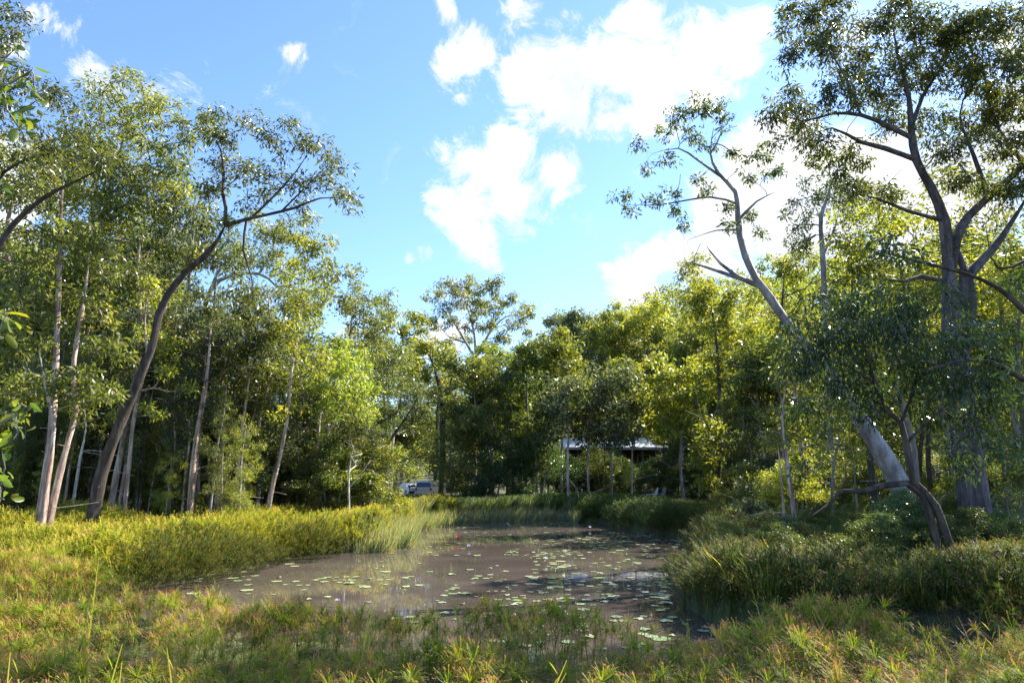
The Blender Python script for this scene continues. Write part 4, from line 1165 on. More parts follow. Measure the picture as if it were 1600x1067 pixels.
def cover():
    rs = np.random.default_rng(77)
    # foreground sedges, finely built
    p = pts_in(lambda x, y, s: (s > .0) & in_view(x, y) & (y < 13.8 + .0 * x) & ((x < 3) | (y < 11.5)) , 14000, (-13, 12), (3.4, 17), rs)
    for k in range(3):
        q = p[k::3]
        V, Q, T = umbel(46, 10 + k, width=.0062, R0=.33)
        T = T + (-.06, .03, .17)[k]
        hh = .24 + .42 * patch(q[:, 0], q[:, 1], 2.1, 2) + rs.normal(0, .06, len(q))
        scatter('foreground_sedge', V, Q, T, q, np.clip(hh, .18, .72), rs.uniform(0, 6.28, len(q)), rs.normal(0, .14, (len(q), 2)), M_SEDGE, rs,
                label='green umbrella sedge with russet tips covering the near bank', cat='sedge', tvar=.16) if k == 0 else None
        if k:
            o = scatter('foreground_sedge', V, Q, T, q, np.clip(hh, .18, .72), rs.uniform(0, 6.28, len(q)), rs.normal(0, .14, (len(q), 2)), M_SEDGE, rs,
                        label=('golden umbrella sedge mixed through the near bank', 'salmon-headed umbrella sedge mixed through the near bank')[k - 1], cat='sedge', tvar=.16)
    # short fill under them
    p = pts_in(lambda x, y, s: (s > -.05) & in_view(x, y), 9000, (-14, 13), (3.4, 17), rs)
    V, Q, T = blades(9, 4, spread=.10, w=.007, bend=.5, t0=.35)
    scatter('near_bank_grass', V, Q, T, p, rs.uniform(.12, .3, len(p)), rs.uniform(0, 6.28, len(p)), rs.normal(0, .1, (len(p), 2)), M_GRASS, rs,
            label='fine green grass under the near sedges', cat='grass')
    p = pts_in(lambda x, y, s: (s > .1) & in_view(x, y), 1500, (-14, 13), (3.4, 17), rs)
    V, Q, T = blades(4, 24, spread=.12, w=.006, bend=1.3, t0=.97, tv=.03)
    scatter('dry_stalks', V, Q, T, p, rs.uniform(.35, .75, len(p)), rs.uniform(0, 6.28, len(p)), rs.normal(0, .3, (len(p), 2)), M_GRASS, rs,
            label='bent straw-coloured dead stalks among the near sedges', cat='grass', tvar=.03)
    # left bank: yellow sedge mounds
    left = lambda x, y, s: (s > -.08) & in_view(x, y, 1) & (x < -3.0) & (y > 12.5)
    p = pts_in(left, 42000, (-36, -3), (12.5, 46), rs)
    dd = pond_sd(p[:, 0], p[:, 1])
    hh = (.28 + .42 * patch(p[:, 0], p[:, 1], 1.2, 0) + rs.normal(0, .06, len(p))) * (1.0 + .25 * (1 - sstep(0, 1.5, dd)))
    V, Q, T = umbel(22, 30, width=.012, R0=.36)
    hh = hh * (.55 + .45 * sstep(13, 18, p[:, 1]))
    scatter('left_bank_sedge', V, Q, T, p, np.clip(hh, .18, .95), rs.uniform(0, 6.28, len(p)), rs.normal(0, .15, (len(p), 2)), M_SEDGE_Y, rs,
            label='sunlit yellow-green sedge carpeting the left bank', cat='sedge', tvar=.2)
    p = pts_in(left, 4500, (-30, -3), (12.5, 46), rs)
    V, Q, T = blades(14, 8, spread=.14, w=.013, bend=.45, t0=.45)
    scatter('left_bank_grass', V, Q, T, p, rs.uniform(.3, .75, len(p)), rs.uniform(0, 6.28, len(p)), rs.normal(0, .15, (len(p), 2)), M_GRASS, rs,
            label='long lime grass between the left bank sedges', cat='grass')
    # right bank: tall mounds
    right = lambda x, y, s: (s > -.08) & in_view(x, y, 1.5) & (x > 3) & (y > 11.7) & (y < 50)
    p = pts_in(right, 42000, (3, 32), (11.7, 50), rs)
    dd = pond_sd(p[:, 0], p[:, 1])
    edge = 1 - sstep(2.0, 5.5, dd)
    hh = (.20 + .28 * patch(p[:, 0], p[:, 1], 1.3, 4) + .16 * edge * (p[:, 1] < 45) + rs.normal(0, .06, len(p)))
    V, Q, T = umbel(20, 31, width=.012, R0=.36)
    scatter('right_bank_sedge', V, Q, T, p, np.clip(hh, .15, .85), rs.uniform(0, 6.28, len(p)), rs.normal(0, .16, (len(p), 2)), M_SEDGE_SHADE, rs,
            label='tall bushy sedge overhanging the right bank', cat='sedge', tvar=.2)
    p = pts_in(lambda x, y, s: right(x, y, s) & (s < 3.5), 2500, (3, 22), (11.7, 50), rs)
    V, Q, T = blades(12, 9, spread=.13, w=.012, bend=.7, t0=.4)
    scatter('right_bank_grass', V, Q, T, p, rs.uniform(.4, 1.0, len(p)), rs.uniform(0, 6.28, len(p)), rs.normal(0, .18, (len(p), 2)), M_GRASS, rs,
            label='arching grass through the right bank sedge', cat='grass')
    # far bank dark sedges and lawn
    p = pts_in(lambda x, y, s: (s > .1) & (y > 42) & in_view(x, y, 1) & (x > -12) & (x < 9) & (y < 57), 9000, (-12, 9), (42, 57), rs)
    V, Q, T = blades(16, 12, spread=.2, w=.022, bend=.5, t0=.4)
    scatter('far_bank_sedge', V, Q, T, p, rs.uniform(.4, .95, len(p)), rs.uniform(0, 6.28, len(p)), rs.normal(0, .1, (len(p), 2)), M_DARKGRASS, rs,
            label='dark green tufted sedge along the far bank', cat='sedge')
    p = pts_in(lambda x, y, s: (s > 2) & in_view(x, y, 2) & ((y > 56) | (x > 12)), 16000, (-50, 60), (20, 82), rs)
    V, Q, T = blades(12, 14, spread=.35, w=.03, bend=.5, t0=.5)
    scatter('lawn_grass', V, Q, T, p, rs.uniform(.12, .35, len(p)), rs.uniform(0, 6.28, len(p)), rs.normal(0, .1, (len(p), 2)), M_GRASS, rs,
            label='short sunlit lawn grass beyond the pond', cat='grass')
    # reeds standing in the shallows
    reed = lambda x, y, s: (s > -1.1) & (s < .55) & (((y > 26.5) & (y < 29.5) & (x < -4)) | ((y > 36) & (x < 4.2) & ((x < 0) | (y > 43))) | ((y > 30) & (x < -4)))
    p = pts_in(reed, 16000, (-9, 6), (25, 50), rs)
    p[:, 2] = np.maximum(p[:, 2], -.05)
    V, Q, T = blades(7, 16, spread=.12, w=.013, bend=.25, t0=.5, tv=.35)
    scatter('reeds', V, Q, T, p, rs.uniform(.55, 1.2, len(p)), rs.uniform(0, 6.28, len(p)), np.column_stack([rs.normal(.25, .25, len(p)), rs.normal(0, .15, len(p))]), M_REED, rs,
            label='pale leaning reeds standing in the shallows across the pond', cat='reeds')
    V, Q, T = blades(8, 17, spread=.14, w=.02, bend=.5, t0=.97, tv=.03)
    scatter('reed_litter', V, Q, T, p[::3], rs.uniform(.12, .3, len(p[::3])), rs.uniform(0, 6.28, len(p[::3])), rs.normal(0, .3, (len(p[::3]), 2)), M_REED, rs,
            label='rusty brown reed stubble at the waterline', cat='reeds', tvar=.03)


def mounds(name, centres, mat, seed, label, hz=.8):
    # rounded heaps of sedge: heads spread over a dome and leaning outwards
    rs = np.random.default_rng(seed)
    P_, TL, SC = [], [], []
    for cx, cy_, r in centres:
        k = int(190 * r * r)
        u = rs.normal(0, 1, (k, 3)); u[:, 2] = np.abs(u[:, 2]); u /= np.linalg.norm(u, axis=1)[:, None]
        rr = r * rs.uniform(.72, 1.0, (k, 1)) * (1 + .16 * np.sin(u[:, 0:1] * 5 + cx) * np.cos(u[:, 1:2] * 4 + cy_))
        q = u * rr * np.array([1, 1, hz]) + np.array([cx, cy_, max(g1(cx, cy_) - .25, .05)])
        P_.append(q - np.column_stack([u[:, 0] * .15, u[:, 1] * .15, np.full(k, .22)]))
        TL.append(np.column_stack([u[:, 0] * .8, u[:, 1] * .8]) + rs.normal(0, .15, (k, 2)))
        SC.append(rs.uniform(.26, .42, k))
    P_ = np.concatenate(P_); TL = np.concatenate(TL); SC = np.concatenate(SC)
    V, Q, T = umbel(20, seed, width=.012, R0=.42)
    scatter(name, V, Q, T, P_, SC, rs.uniform(0, 6.28, len(P_)), TL, mat, rs, label=label, cat='sedge', tvar=.2)


def edge_centres(path, n, r0, r1, inset, seed):
    rs = np.random.default_rng(seed)
    path = np.array(path, float); out = []
    seg = np.linalg.norm(np.diff(path, axis=0), axis=1); cum = np.concatenate([[0], np.cumsum(seg)])
    for t in (np.arange(n) + .5) / n * cum[-1]:
        x = np.interp(t, cum, path[:, 0]) + rs.normal(0, inset * .6); y = np.interp(t, cum, path[:, 1]) + rs.normal(0, inset * .6)
        out.append((x, y, rs.uniform(r0, r1)))
    return out


cover()
mounds('left_bank_sedge_mounds', edge_centres([(-10.3, 16.6), (-10.3, 19.2), (-9.6, 21.6), (-8.8, 23.6), (-8.5, 25.6), (-6.3, 27.9)], 16, .8, 1.35, .4, 1)
       + edge_centres([(-6.4, 29), (-7.3, 33), (-7.2, 37), (-6.3, 41)], 9, .9, 1.4, .5, 2) + edge_centres([(-13, 19), (-12, 26), (-10, 31)], 10, .7, 1.1, 1.2, 3), M_SEDGE_Y, 61,
       'rounded golden-green sedge mounds along the left water edge')
mounds('left_bank_dark_sedge_mounds', [(-8.7, 18.3, 1.3), (-8.7, 19.7, 1.5), (-8.3, 21.0, 1.2), (-7.5, 24.3, 1.3), (-7.3, 25.5, 1.4), (-9.2, 17.0, 1.1), (-8.0, 22.4, .8)], M_SEDGE_SHADE, 64,
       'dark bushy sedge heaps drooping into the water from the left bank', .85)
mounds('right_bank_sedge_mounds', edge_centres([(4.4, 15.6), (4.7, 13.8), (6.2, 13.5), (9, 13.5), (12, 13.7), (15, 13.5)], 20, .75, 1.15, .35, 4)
       + edge_centres([(5, 15), (6.5, 20), (8.2, 25.5), (9.3, 30), (8.6, 35)], 15, .8, 1.3, .6, 5) + edge_centres([(4.9, 12.9), (6, 12.2), (9, 12.1), (12, 12.1), (15, 12)], 15, .7, .95, .25, 8) + edge_centres([(7, 15), (10, 15.5), (14, 15.5)], 9, .6, .95, .5, 6), M_SEDGE_SHADE, 62,
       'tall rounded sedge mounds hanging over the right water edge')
mounds('far_bank_sedge_mounds', edge_centres([(8.3, 34), (7.2, 39.5), (7.2, 43.5), (5.2, 48.5)], 12, 1.0, 1.5, .6, 7), M_DARKGRASS, 63,
       'dark green sedge mounds at the far right corner of the pond')

# tall lone grass stalks of the near bank: things one can point at
def grass_stalk(px, py_top, D, n, label, lean=.1, seed=0):
    rs = np.random.default_rng(seed)
    t = P(px, py_top, D); g = g1(t[0], D); H = t[2] - g
    V, Q, T = [], [], []
    for k in range(n):
        a = rs.uniform(0, 6.28); h = H * (1 if k == 0 else rs.uniform(.45, .95))
        off = rs.normal(0, .03, 2); dx = lean * H + (0 if k == 0 else rs.normal(0, .14)); dy = rs.normal(0, .05)
        prev = None
        for j in range(5):
            f = j / 4
            c = np.array([off[0] + dx * (f ** 1.7 - 1), off[1] + dy * f * f, h * f - .03])
            w = .013 * (1 - f * .9) + .001
            V.append(c + [-w, -w * .3, 0]); V.append(c + [w, w * .3, 0])
            if j: i = len(V) - 4; Q.append((i, i + 1, i + 3, i + 2)); T.append(.6 + .3 * f)
        if k == 0:
            for j in range(5):   # leaves branching off the stalk
                f = .35 + .12 * j; b = np.array([off[0] + dx * (f ** 1.7 - 1), 0, h * f]); sgn = 1 if j % 2 else -1
                e = b + np.array([sgn * .07, .02, .09]); i = len(V)
                V += [b + [0, 0, -.004], b + [0, 0, .004], (b + e) / 2 + [0, 0, .014], e]; Q.append((i, i + 1, i + 2, i + 3)); T.append(.75)
    o = obj('grass_stalk', mesh_np('grass_stalk', np.array(V), Q, M_GRASS, T), loc=(t[0], D, g))
    link_tag(o, label, 'grass stalk', 'tall grass stalks on the near bank')


for k, (px, py, D, n, lb, ln_) in enumerate([
        (190, 1000, 5.6, 6, 'branching yellow-green grass stalk at lower left', .12), (262, 1002, 5.7, 2, 'single bent blade right of the branching grass at lower left', -.12),
        (40, 1005, 5.6, 6, 'upright yellow grass clump at bottom left corner', .05), (165, 868, 9.5, 1, 'lone thin stalk against the yellow sedge left of the pond', .02),
        (330, 955, 8.0, 3, 'crossing grass blades at the left near shore', .2), (683, 880, 8.8, 2, 'tall slanting grass blade in front of the pond middle', -.35),
        (580, 935, 8.2, 4, 'grass tuft on the near shore left of the slanting blade', .15), (785, 925, 8.6, 5, 'feathery seeding grass clump at the middle of the near shore', -.1),
        (1010, 955, 8.0, 3, 'pair of pale grass blades near the right of the pond shore', .1), (1072, 960, 8.3, 3, 'grass blades at the pond corner by the right bank', .05),
        (1180, 925, 8.4, 4, 'lime grass stems rising before the dark right bank', -.15), (1260, 935, 8.3, 5, 'long blades slanting before the dark right bank', -.35),
        (1335, 945, 8.4, 5, 'crossing lime blades at the centre of the right foreground', .35), (1450, 965, 8.0, 3, 'short slanting blades in the right foreground', -.2),
        (1545, 965, 8.0, 4, 'grass blades near the lower right corner', -.1), (880, 1020, 6.0, 3, 'thin blades low in the middle foreground', .3)]):
    grass_stalk(px, py, D, n, lb, ln_, k)

# ------------------------------------------------------------------ lily pads and flowers
def lilies():
    rs = np.random.default_rng(21)
    m, nt, N, L, bs = base_mat('lily_pad')
    oi = N.new('ShaderNodeObjectInfo'); tc = N.new('ShaderNodeTexCoord')
    at = N.new('ShaderNodeAttribute'); at.attribute_name = 'tint'
    ad = N.new('ShaderNodeMath'); ad.operation = 'ADD'; L.new(oi.outputs['Random'], ad.inputs[0]); L.new(at.outputs['Fac'], ad.inputs[1])
    fr = N.new('ShaderNodeMath'); fr.operation = 'FRACT'; L.new(ad.outputs[0], fr.inputs[0])
    r = ramp(N, [(0, (.20, .28, .10)), (.5, (.32, .40, .19)), (.85, (.44, .47, .24)), (1, (.40, .32, .16))]); L.new(fr.outputs[0], r.inputs[0])
    L.new(r.outputs[0], bs.inputs['Base Color']); bs.inputs['Roughness'].default_value = .3; bs.inputs['Specular IOR Level'].default_value = .8
    PADS = []
    for v in range(4):
        rr = np.random.default_rng(v)
        n = 16; vs = [(0, 0, .012)]
        for k in range(n + 1):
            a = .18 + (2 * math.pi - .36) * k / n
            q = 1 + rr.uniform(-.05, .05)
            vs.append((math.cos(a) * q, math.sin(a) * q, .012 + rr.uniform(-.002, .006) + .015 * max(0, math.sin(a * 2 + v)) * (v == 2)))
        tris = [(0, k + 1, k + 2) for k in range(n)]
        PADS.append((np.array(vs), tris))
    meshes = []
    for vs, tr in PADS:
        me = mesh_np('lily_pad', vs, np.zeros((0, 4)), m, np.zeros(len(tr)), tris=tr); meshes.append(me)
    pts = []
    tries = 0
    cent = [(rs.uniform(-8, 8), rs.uniform(14, 44)) for _ in range(24)]
    while len(pts) < 760 and tries < 20000:
        tries += 1
        u = rs.uniform()
        if u < .25:
            x, y = rs.uniform(-.5, 6.5), rs.uniform(11.5, 20)
        elif u < .5:
            c = cent[rs.integers(len(cent))]; x, y = rs.normal(c[0], .8), rs.normal(c[1], .7)
        elif u < .7:
            x, y = rs.uniform(1, 8), rs.uniform(20, 38)
        else:
            x, y = rs.uniform(-9, 8), 13 + 32 * rs.uniform() ** 1.2
        if pond_sd(np.array([x]), np.array([y]))[0] > -.3: continue
        if x > 4.5 and y < 13: continue
        rad = rs.uniform(.055, .125) * rs.choice([.65, .9, 1, 1.35])
        if any((x - a) ** 2 + (y - b) ** 2 < (rad + c) ** 2 * .45 for a, b, c in pts): continue
        pts.append((x, y, rad))
    pts.sort(key=lambda q: q[1] / q[2] ** .5)
    for i, (x, y, rad) in enumerate(pts[:300]):
        o = bpy.data.objects.new('lily_pad', meshes[i % 4]); COL.objects.link(o)
        o.location = (x, y, .001 * (i % 5) - .002); o.scale = (rad, rad, 1); o.rotation_euler = (0, 0, rs.uniform(0, 6.28))
        szw = 'tiny' if rad < .08 else 'small' if rad < .105 else 'broad'
        SP = [((5.2, 13.5), 'in the near right corner of the pond'), ((1, 12.5), 'off the middle of the near shore'), ((-4, 13), 'off the near shore at left'), ((-8.5, 17), 'in the left arm of the pond'),
              ((-7.5, 22), 'by the left bank mounds'), ((-5, 26), 'before the left reeds'), ((0, 18), 'in the middle of the near water'), ((4.5, 18), 'under the right bank mounds'), ((0, 24), 'in mid pond'),
              ((6, 24), 'off the right bank in mid pond'), ((0, 32), 'on the far water'), ((6.5, 32), 'on the far right water'), ((-5, 34), 'around the pink lily')]
        where = min(SP, key=lambda q: (q[0][0] - x) ** 2 + (q[0][1] - y) ** 2)[1]
        link_tag(o, '%s round green lily pad floating %s' % (szw, where), 'lily pad', 'lily pads floating on the pond')
    V, F, T = [], [], []
    nv = 0
    for i, (x, y, rad) in enumerate(pts[300:]):
        vs, tr = PADS[i % 4]; a = rs.uniform(0, 6.28)
        c, s = math.cos(a), math.sin(a)
        V.append(np.column_stack([(vs[:, 0] * c - vs[:, 1] * s) * rad + x, (vs[:, 0] * s + vs[:, 1] * c) * rad + y, vs[:, 2]])); F.append(np.array(tr) + nv); nv += len(vs)
        T.append(np.full(len(tr), rs.uniform()))
    o = obj('distant_lily_pads', mesh_np('distant_lily_pads', np.concatenate(V), np.zeros((0, 4)), m, np.concatenate(T), tris=np.concatenate(F)))
    link_tag(o, 'sprinkling of tiny lily pads on the far half of the pond', 'lily pads', kind='stuff')
    # flowers
    def flower(px, py, col, label, hgt, size, D=None):
        # on the water plane
        a = 2.6 / (-(P(px, py, 1.0)[2] - CAM_H)); D = a
        x = (P(px, py, D))[0]
        root = empty('water_lily_flower', (x, D, 0)); link_tag(root, label, 'flower', 'water lily flowers on the pond')
        MB().tube([(0, 0, -.1), (.01, 0, hgt * .5), (0, 0, hgt)], [.008, .007, .006], 6).build('stem', plain('lily_stem', (.10, .14, .04)), root, True)
        V, Q = [], []
        for ring, (nn, el, sc) in enumerate(((7, .5, 1), (7, .9, .95), (5, 1.25, .85))):
            for k in range(nn):
                a_ = 2 * math.pi * k / nn + ring * .4
                d = np.array([math.cos(a_) * math.cos(el), math.sin(a_) * math.cos(el), math.sin(el)]); s_ = np.array([-math.sin(a_), math.cos(a_), 0])
                b = np.array([0, 0, hgt]); i = len(V); L_ = size * sc
                V += [b, b + d * L_ * .5 + s_ * L_ * .2, b + d * L_ + np.array([0, 0, .12 * L_]), b + d * L_ * .5 - s_ * L_ * .2]; Q.append((i, i + 1, i + 2, i + 3))
        o = obj('petals', mesh_np('petals', np.array(V), Q, plain('petal', col, .5), smooth=False), root)
    flower(716, 847, (.75, .07, .16), 'deep pink water lily standing tall on the far water', .16, .15)
    flower(733, 858, (.62, .58, .78), 'pale lavender lily just right of the pink one', .10, .11)
    flower(853, 880, (.85, .85, .80), 'white lily at the centre right of the pond', .12, .11)
    flower(527, 947, (.78, .72, .86), 'whitish lily near the near shore at left', .10, .07)
    flower(922, 828, (.80, .82, .88), 'tiny white lily below the far right bank', .12, .12)
    flower(793, 822, (.70, .70, .88), 'tiny bluish lily beside the far reeds', .10, .12)


lilies()

# ------------------------------------------------------------------ built things across the water
def house():
    D = 68.0
    xl, xr = (P(862, 690, D)[0], P(1046, 690, D)[0])
    g = g1((xl + xr) / 2, D + 3)
    zE, zR = P(900, 698, D)[2], P(900, 684, D + 3.2)[2]
    cx = (xl + xr) / 2; W = xr - xl; dep = 6.4
    root = empty('house', (cx, D, g)); link_tag(root, 'dark timber house with white metal roof half hidden by the far trees', 'house')
    e, r_ = zE - g, zR - g
    hw = W / 2
    roof_m, nt, N, L, bs = base_mat('corrugated_metal')
    bs.inputs['Base Color'].default_value = (.74, .76, .80, 1); bs.inputs['Metallic'].default_value = .25; bs.inputs['Roughness'].default_value = .38
    tc = N.new('ShaderNodeTexCoord'); wv = N.new('ShaderNodeTexWave'); wv.inputs['Scale'].default_value = 2.2
    L.new(tc.outputs['Object'], wv.inputs['Vector']); b = N.new('ShaderNodeBump'); b.inputs['Strength'].default_value = .8; b.inputs['Distance'].default_value = .04
    L.new(wv.outputs['Fac'], b.inputs['Height']); L.new(b.outputs[0], bs.inputs['Normal'])
    # hipped roof
    v = [(-hw, 0, e), (hw, 0, e), (hw, dep, e), (-hw, dep, e), (-hw + 1.6, dep / 2, r_), (hw - 1.8, dep / 2, r_)]
    v += [(a, b_, c - .08) for a, b_, c in v]
    f = [(0, 1, 5, 4), (1, 2, 5), (2, 3, 4, 5), (3, 0, 4), (6, 10, 11, 7), (7, 11, 8), (8, 11, 10, 9), (9, 10, 6), (0, 6, 7, 1), (1, 7, 8, 2), (2, 8, 9, 3), (3, 9, 6, 0)]
    roof = MB().add(v, f).build('roof', roof_m, root)
    trim = plain('cream_fascia', (.50, .44, .36)); dark = plain('dark_timber', (.055, .038, .032), .8, var=.35); post_m = plain('grey_post', (.16, .13, .11), .8)
    for yy in (-.04, dep + .04): MB().box((0, yy, e - .16), (W, .06, .20)).build('fascia', trim, root)
    mb = MB(); mb.box((0, dep / 2 + .6, e / 2 + .55), (W - 2.0, dep - 3.0, e - 1.6)); mb.build('wall', dark, root)
    mb = MB(); mb.box((0, dep / 2 - .1, 1.25), (W - .8, dep - .8, .18)); mb.build('verandah_deck', post_m, root)
    yw = dep / 2 + .6 - (dep - 3.0) / 2
    glass = plain('dark_glass', (.03, .035, .04), .05)
    for k in range(4):
        xw = -W / 2 + 2.2 + k * (W - 4.4) / 3
        fr = MB()
        for dx, dz, sx, sz in ((-.62, 0, .08, 1.3), (.62, 0, .08, 1.3), (0, .66, 1.32, .08), (0, -.66, 1.32, .08), (0, 0, .05, 1.24)):
            fr.box((xw + dx, yw - .03, e - 1.35 + dz), (sx, .06, sz))
        fo = fr.build('window', trim, root)
        MB().box((xw, yw - .012, e - 1.35), (1.16, .02, 1.24)).build('glass_pane', glass, fo)
    for k in range(6):
        xp = -hw + .5 + k * (W - 1.0) / 5
        MB().box((xp, .5, (e - .1) / 2), (.14, .14, e - .1), .01).build('verandah_post', post_m, root)
    mb = MB()
    mb.box((0, .5, 2.35), (W - 1.0, .05, .07))
    for k in range(46): mb.box((-hw + .7 + k * (W - 1.4) / 45, .5, 1.85), (.03, .03, .95))
    mb.build('railing', post_m, root)


house()


def car(px, py, D, rz, paint, label, suv=True):
    p = P(px, py, D); g = g1(p[0], D)
    root = empty('parked_car', (p[0], D, g + .0)); root.rotation_euler = (0, 0, rz); link_tag(root, label, 'car')
    L_, Wd, Ht = (4.7, 1.85, 1.82) if suv else (4.4, 1.75, 1.45)
    pm = plain('car_paint', paint, .28, var=.03, spec=.7); gl = plain('car_glass', (.02, .022, .03), .05, spec=.9); bl = plain('black_trim', (.02, .02, .02), .6)
    h = L_ / 2
    if suv: prof = [(-h, .45), (-h, 1.02), (-h + .12, 1.12), (-h + .32, 1.66), (-h + .5, 1.78), (.55, Ht), (.9, 1.74), (1.45, 1.14), (h - .25, 1.02), (h, .8), (h, .42), (h - .2, .3), (-h + .15, .3)]
    else: prof = [(-h, .45), (-h, .85), (-h + .2, .95), (-h + .7, 1.0), (-h + 1.25, 1.38), (0.1, Ht), (.5, 1.38), (1.2, .95), (h - .2, .82), (h, .65), (h, .38), (h - .2, .26), (-h + .15, .26)]
    # body: profile lofted across, pulled in at roof (tumblehome)
    ys = [-Wd / 2, -Wd / 2 + .06, 0, Wd / 2 - .06, Wd / 2]
    vs = []; n = len(prof)
    for j, y in enumerate(ys):
        for x, z in prof:
            ins = .16 * max(0, (z - 1.0) / .8)
            k = .96 if j in (0, 4) else 1.0
            vs.append((x * k, y * (1 - ins), z * (.985 if j in (0, 4) else 1) + (.01 if j == 2 and z > 1 else 0)))
    fs = [tuple(range(n - 1, -1, -1)), tuple(4 * n + i for i in range(n))]
    for j in range(4):
        for i in range(n): fs.append((j * n + i, j * n + (i + 1) % n, (j + 1) * n + (i + 1) % n, (j + 1) * n + i))
    MB().add(vs, fs).build('body', pm, root)
    # rear glass, side glass, windscreen, set proud
    zt = Ht - .22; zb = 1.12 if suv else .98
    xr = -h + (.10 if suv else .68)
    w1, w2 = Wd * .42, Wd * .36
    MB().add([(xr + .02, -w1, zb + .03), (xr + .02, w1, zb + .03), (xr + .19, w2, zt), (xr + .19, -w2, zt), (xr - .03, -w1, zb + .03), (xr - .03, w1, zb + .03), (xr + .14, w2, zt), (xr + .14, -w2, zt)],
             [(0, 1, 2, 3), (7, 6, 5, 4), (0, 4, 5, 1), (1, 5, 6, 2), (2, 6, 7, 3), (3, 7, 4, 0)]).build('rear_window', gl, root)
    for s in (-1, 1):
        y0, y1 = s * (Wd / 2 * .985 + .012), s * (Wd / 2 * .90 + .012)
        a, b_ = (-h + .42, 1.1) if suv else (-h + 1.15, .85)
        MB().add([(a, y0, zb + .04), (b_ + .22, y0, zb + .04), (b_ - .2, y1, zt), (a + .2, y1, zt), (a, y0 - s * .05, zb + .04), (b_ + .22, y0 - s * .05, zb + .04), (b_ - .2, y1 - s * .05, zt), (a + .2, y1 - s * .05, zt)],
                 [(0, 1, 2, 3), (7, 6, 5, 4), (0, 4, 5, 1), (1, 5, 6, 2), (2, 6, 7, 3), (3, 7, 4, 0)]).build('side_window', gl, root)
        MB().box((-h + .02, s * (Wd / 2 - .17), .92), (.08, .2, .26), .02).build('tail_light', plain('tail_lens', (.35, .02, .02), .2), root)
        MB().box((h - .04, s * (Wd / 2 - .25), .76), (.08, .34, .16), .02).build('headlight', plain('head_lens', (.8, .8, .8), .1), root)
        for xx in (-h + .85, h - .85):
            t = MB(); t.tube([(xx, s * (Wd / 2 - .2), .35), (xx, s * (Wd / 2 + .01), .35)], .35, 20); wo = t.build('wheel', plain('tyre', (.02, .02, .02), .9), root, False)
            MB().tube([(xx, s * (Wd / 2 + .005), .35), (xx, s * (Wd / 2 + .03), .35)], .2, 12).build('rim', plain('alloy', (.5, .5, .52), .3, .8), wo)
    MB().box((-h - .02, 0, .5), (.12, Wd * .92, .2), .03).build('bumper', bl if not suv else pm, root)


car(668, 770, 75, math.radians(86), (.62, .56, .46), 'cream off-road wagon parked under the far trees left of the pond')
car(639, 772, 80, math.radians(118), (.72, .74, .78), 'silver-white car mostly hidden behind trunks left of the cream wagon', suv=False)


def adirondack(px, py, D, rz, mat, label):
    p = P(px, py, D); g = g1(p[0], D)
    root = empty('garden_chair', (p[0], D, g)); root.rotation_euler = (0, 0, rz); link_tag(root, label, 'chair')
    # facing -x ; slats of the fan back
    m = MB()
    for k in range(5):
        y = (k - 2) * .115; hh = .82 - .05 * (k - 2) ** 2
        m.add([(.22, y - .05, .30), (.22, y + .05, .30), (.22 + hh * .38, y + .055, .30 + hh), (.22 + hh * .38, y - .055, .30 + hh), (.25, y - .05, .30), (.25, y + .05, .30), (.25 + hh * .38, y + .055, .30 + hh), (.25 + hh * .38, y - .055, .30 + hh)],
              [(0, 3, 2, 1), (4, 5, 6, 7), (0, 1, 5, 4), (1, 2, 6, 5), (2, 3, 7, 6), (3, 0, 4, 7)])
    m.build('backrest', mat, root)
    m = MB()
    for k in range(6): m.box((-.28 + k * .1, 0, .40 - k * .022), (.09, .56, .025))
    m.build('seat', mat, root)
    for s in (-1, 1):
        MB().box((-.02, s * .34, .58), (.72, .12, .03), .008).build('armrest', mat, root)
        MB().box((-.30, s * .30, .28), (.09, .04, .57), .006).build('leg', mat, root)
        MB().tube([(-.3, s * .27, .34), (.55, s * .27, .05)], .035, 4).build('leg', mat, root)
        MB().box((.30, s * .30, .44), (.06, .03, .26)).build('arm_support', mat, root)


adirondack(1018, 771, 56, math.radians(8), plain('painted_chair', (.66, .70, .80), .5, var=.05), 'pale blue-white slatted garden chair facing left on the far lawn')
adirondack(1031, 771, 57.5, math.radians(20), plain('weathered_chair', (.30, .30, .32), .7, var=.2), 'weathered grey garden chair just right of the pale blue one')


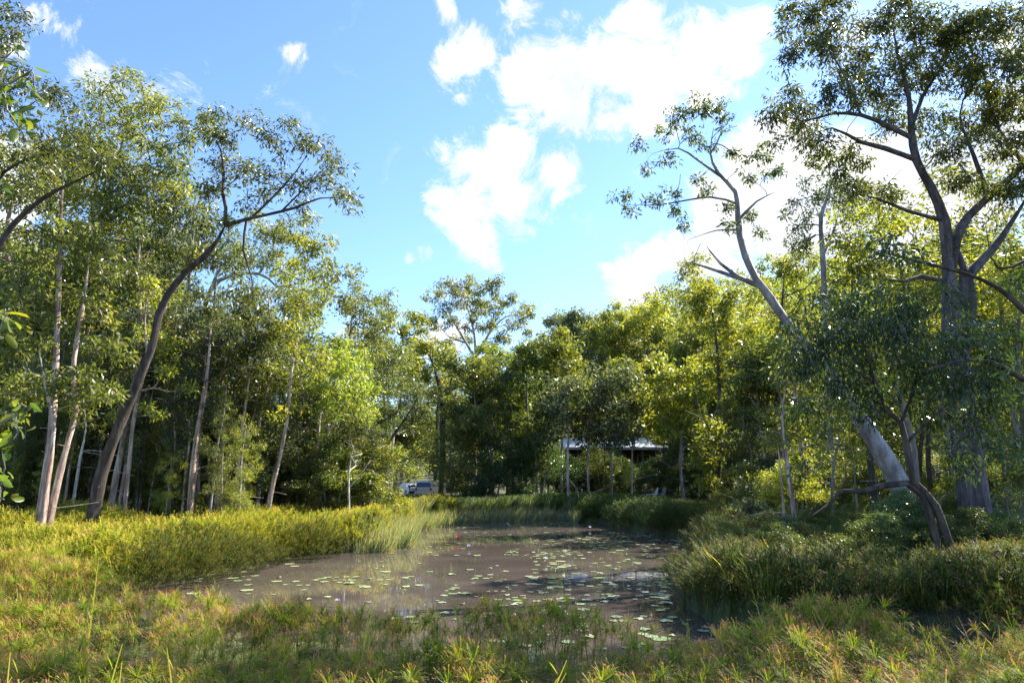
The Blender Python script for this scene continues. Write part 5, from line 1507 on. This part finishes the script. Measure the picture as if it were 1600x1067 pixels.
def trough():
    D = 55; p = P(940, 778, D); g = g1(p[0], D)
    root = empty('dinghy', (p[0], D, g)); link_tag(root, 'low dark dinghy hull with a pale rim lying on the far lawn', 'dinghy')
    dk = plain('dark_hull', (.045, .042, .055), .5); pale = plain('hull_rim', (.26, .25, .29), .5)
    st = [(-.75, .32, .12, .50), (-.4, .40, .04, .50), (.1, .42, .02, .50), (.5, .34, .06, .55), (.85, .04, .25, .66)]
    V, F = [], []
    for x, w, z0, z1 in st:
        V += [(x, -w, z1), (x, -w * .75, z0 + .1), (x, 0, z0), (x, w * .75, z0 + .1), (x, w, z1), (x, w - .03, z1), (x, w * .7, z0 + .14), (x, 0, z0 + .04), (x, -w * .7, z0 + .14), (x, -w + .03, z1)]
    for j in range(4):
        for k in range(10): F.append((j * 10 + k, j * 10 + (k + 1) % 10, j * 10 + 10 + (k + 1) % 10, j * 10 + 10 + k))
    F.append((0, 9, 8, 7, 6, 5, 4, 3, 2, 1)); F.append(tuple(range(40, 50)))
    MB().add(V, F).build('hull', dk, root)
    for s in (-1, 1): MB().tube([(x, s * w, z1 + .02) for x, w, z0, z1 in st], .025, 6).build('gunwale', pale, root)
    MB().box((0, 0, .42), (.2, .76, .03)).build('thwart', pale, root)


trough()


def rail_fence():
    a = P(722, 753, 57); b = P(760, 751, 57)
    root = empty('rail_fence', (a[0], 57, g1(a[0], 57))); link_tag(root, 'low pale timber rail fence in the shade across the pond', 'fence')
    wood = BARK['dead']; g = g1(a[0], 57); W = b[0] - a[0]
    z = a[2] - g
    MB().tube([(0, 0, z), (W * .5, .02, z + .02), (W, 0, z + .06)], [.05, .045, .04], 8).build('rail', wood, root, True)
    for f in (0.05, .5, .95): MB().tube([(W * f, .07, -.1), (W * f, .07, z + .12)], [.06, .055], 8).build('post', wood, root, True)


rail_fence()


def dead_branch(pts, D, label, seed):
    rs = np.random.default_rng(seed)
    Q = [P(x, y, D + i * .1) for i, (x, y, r) in enumerate(pts)]
    gz = g1(Q[-1][0], Q[-1][1]); base = np.array([Q[-1][0], Q[-1][1], gz])
    if True: Q.append(np.array([Q[-1][0] + (Q[-1][0] - Q[-2][0]) * .6, D, gz - .05]))
    rr = [p[2] * D / FPX * .45 for p in pts] + [pts[-1][2] * D / FPX * .45]
    t = np.array([[*(q - base), r] for q, r in zip(Q, rr)])[::-1]
    at = np.array([Q[i] - base + rs.normal(0, .5, 3) + [0, 0, .4] for i in range(len(pts)) for _ in range(3)])
    pos, par, rad, tips, kids, nfix = grow([t], at, rs, step=.3, tip_r=.008, wig=.1)
    V, F = tube_mesh(pos, par, rad, kids, nfix)
    o = obj('fallen_branch', mesh_np('fallen_branch', V, F, BARK['dead'], smooth=True), loc=tuple(base))
    link_tag(o, label, 'branch')


dead_branch([(878, 742, 1.1), (890, 750, 1.5), (902, 765, 1.8), (904, 775, 1.8)], 48, 'bent white branch at the foot of the leggy tree across the pond', 3)
dead_branch([(640, 758, 1.2), (650, 768, 1.4), (655, 775, 1.5)], 60, 'thin white stick slanting before the parked cars', 4)
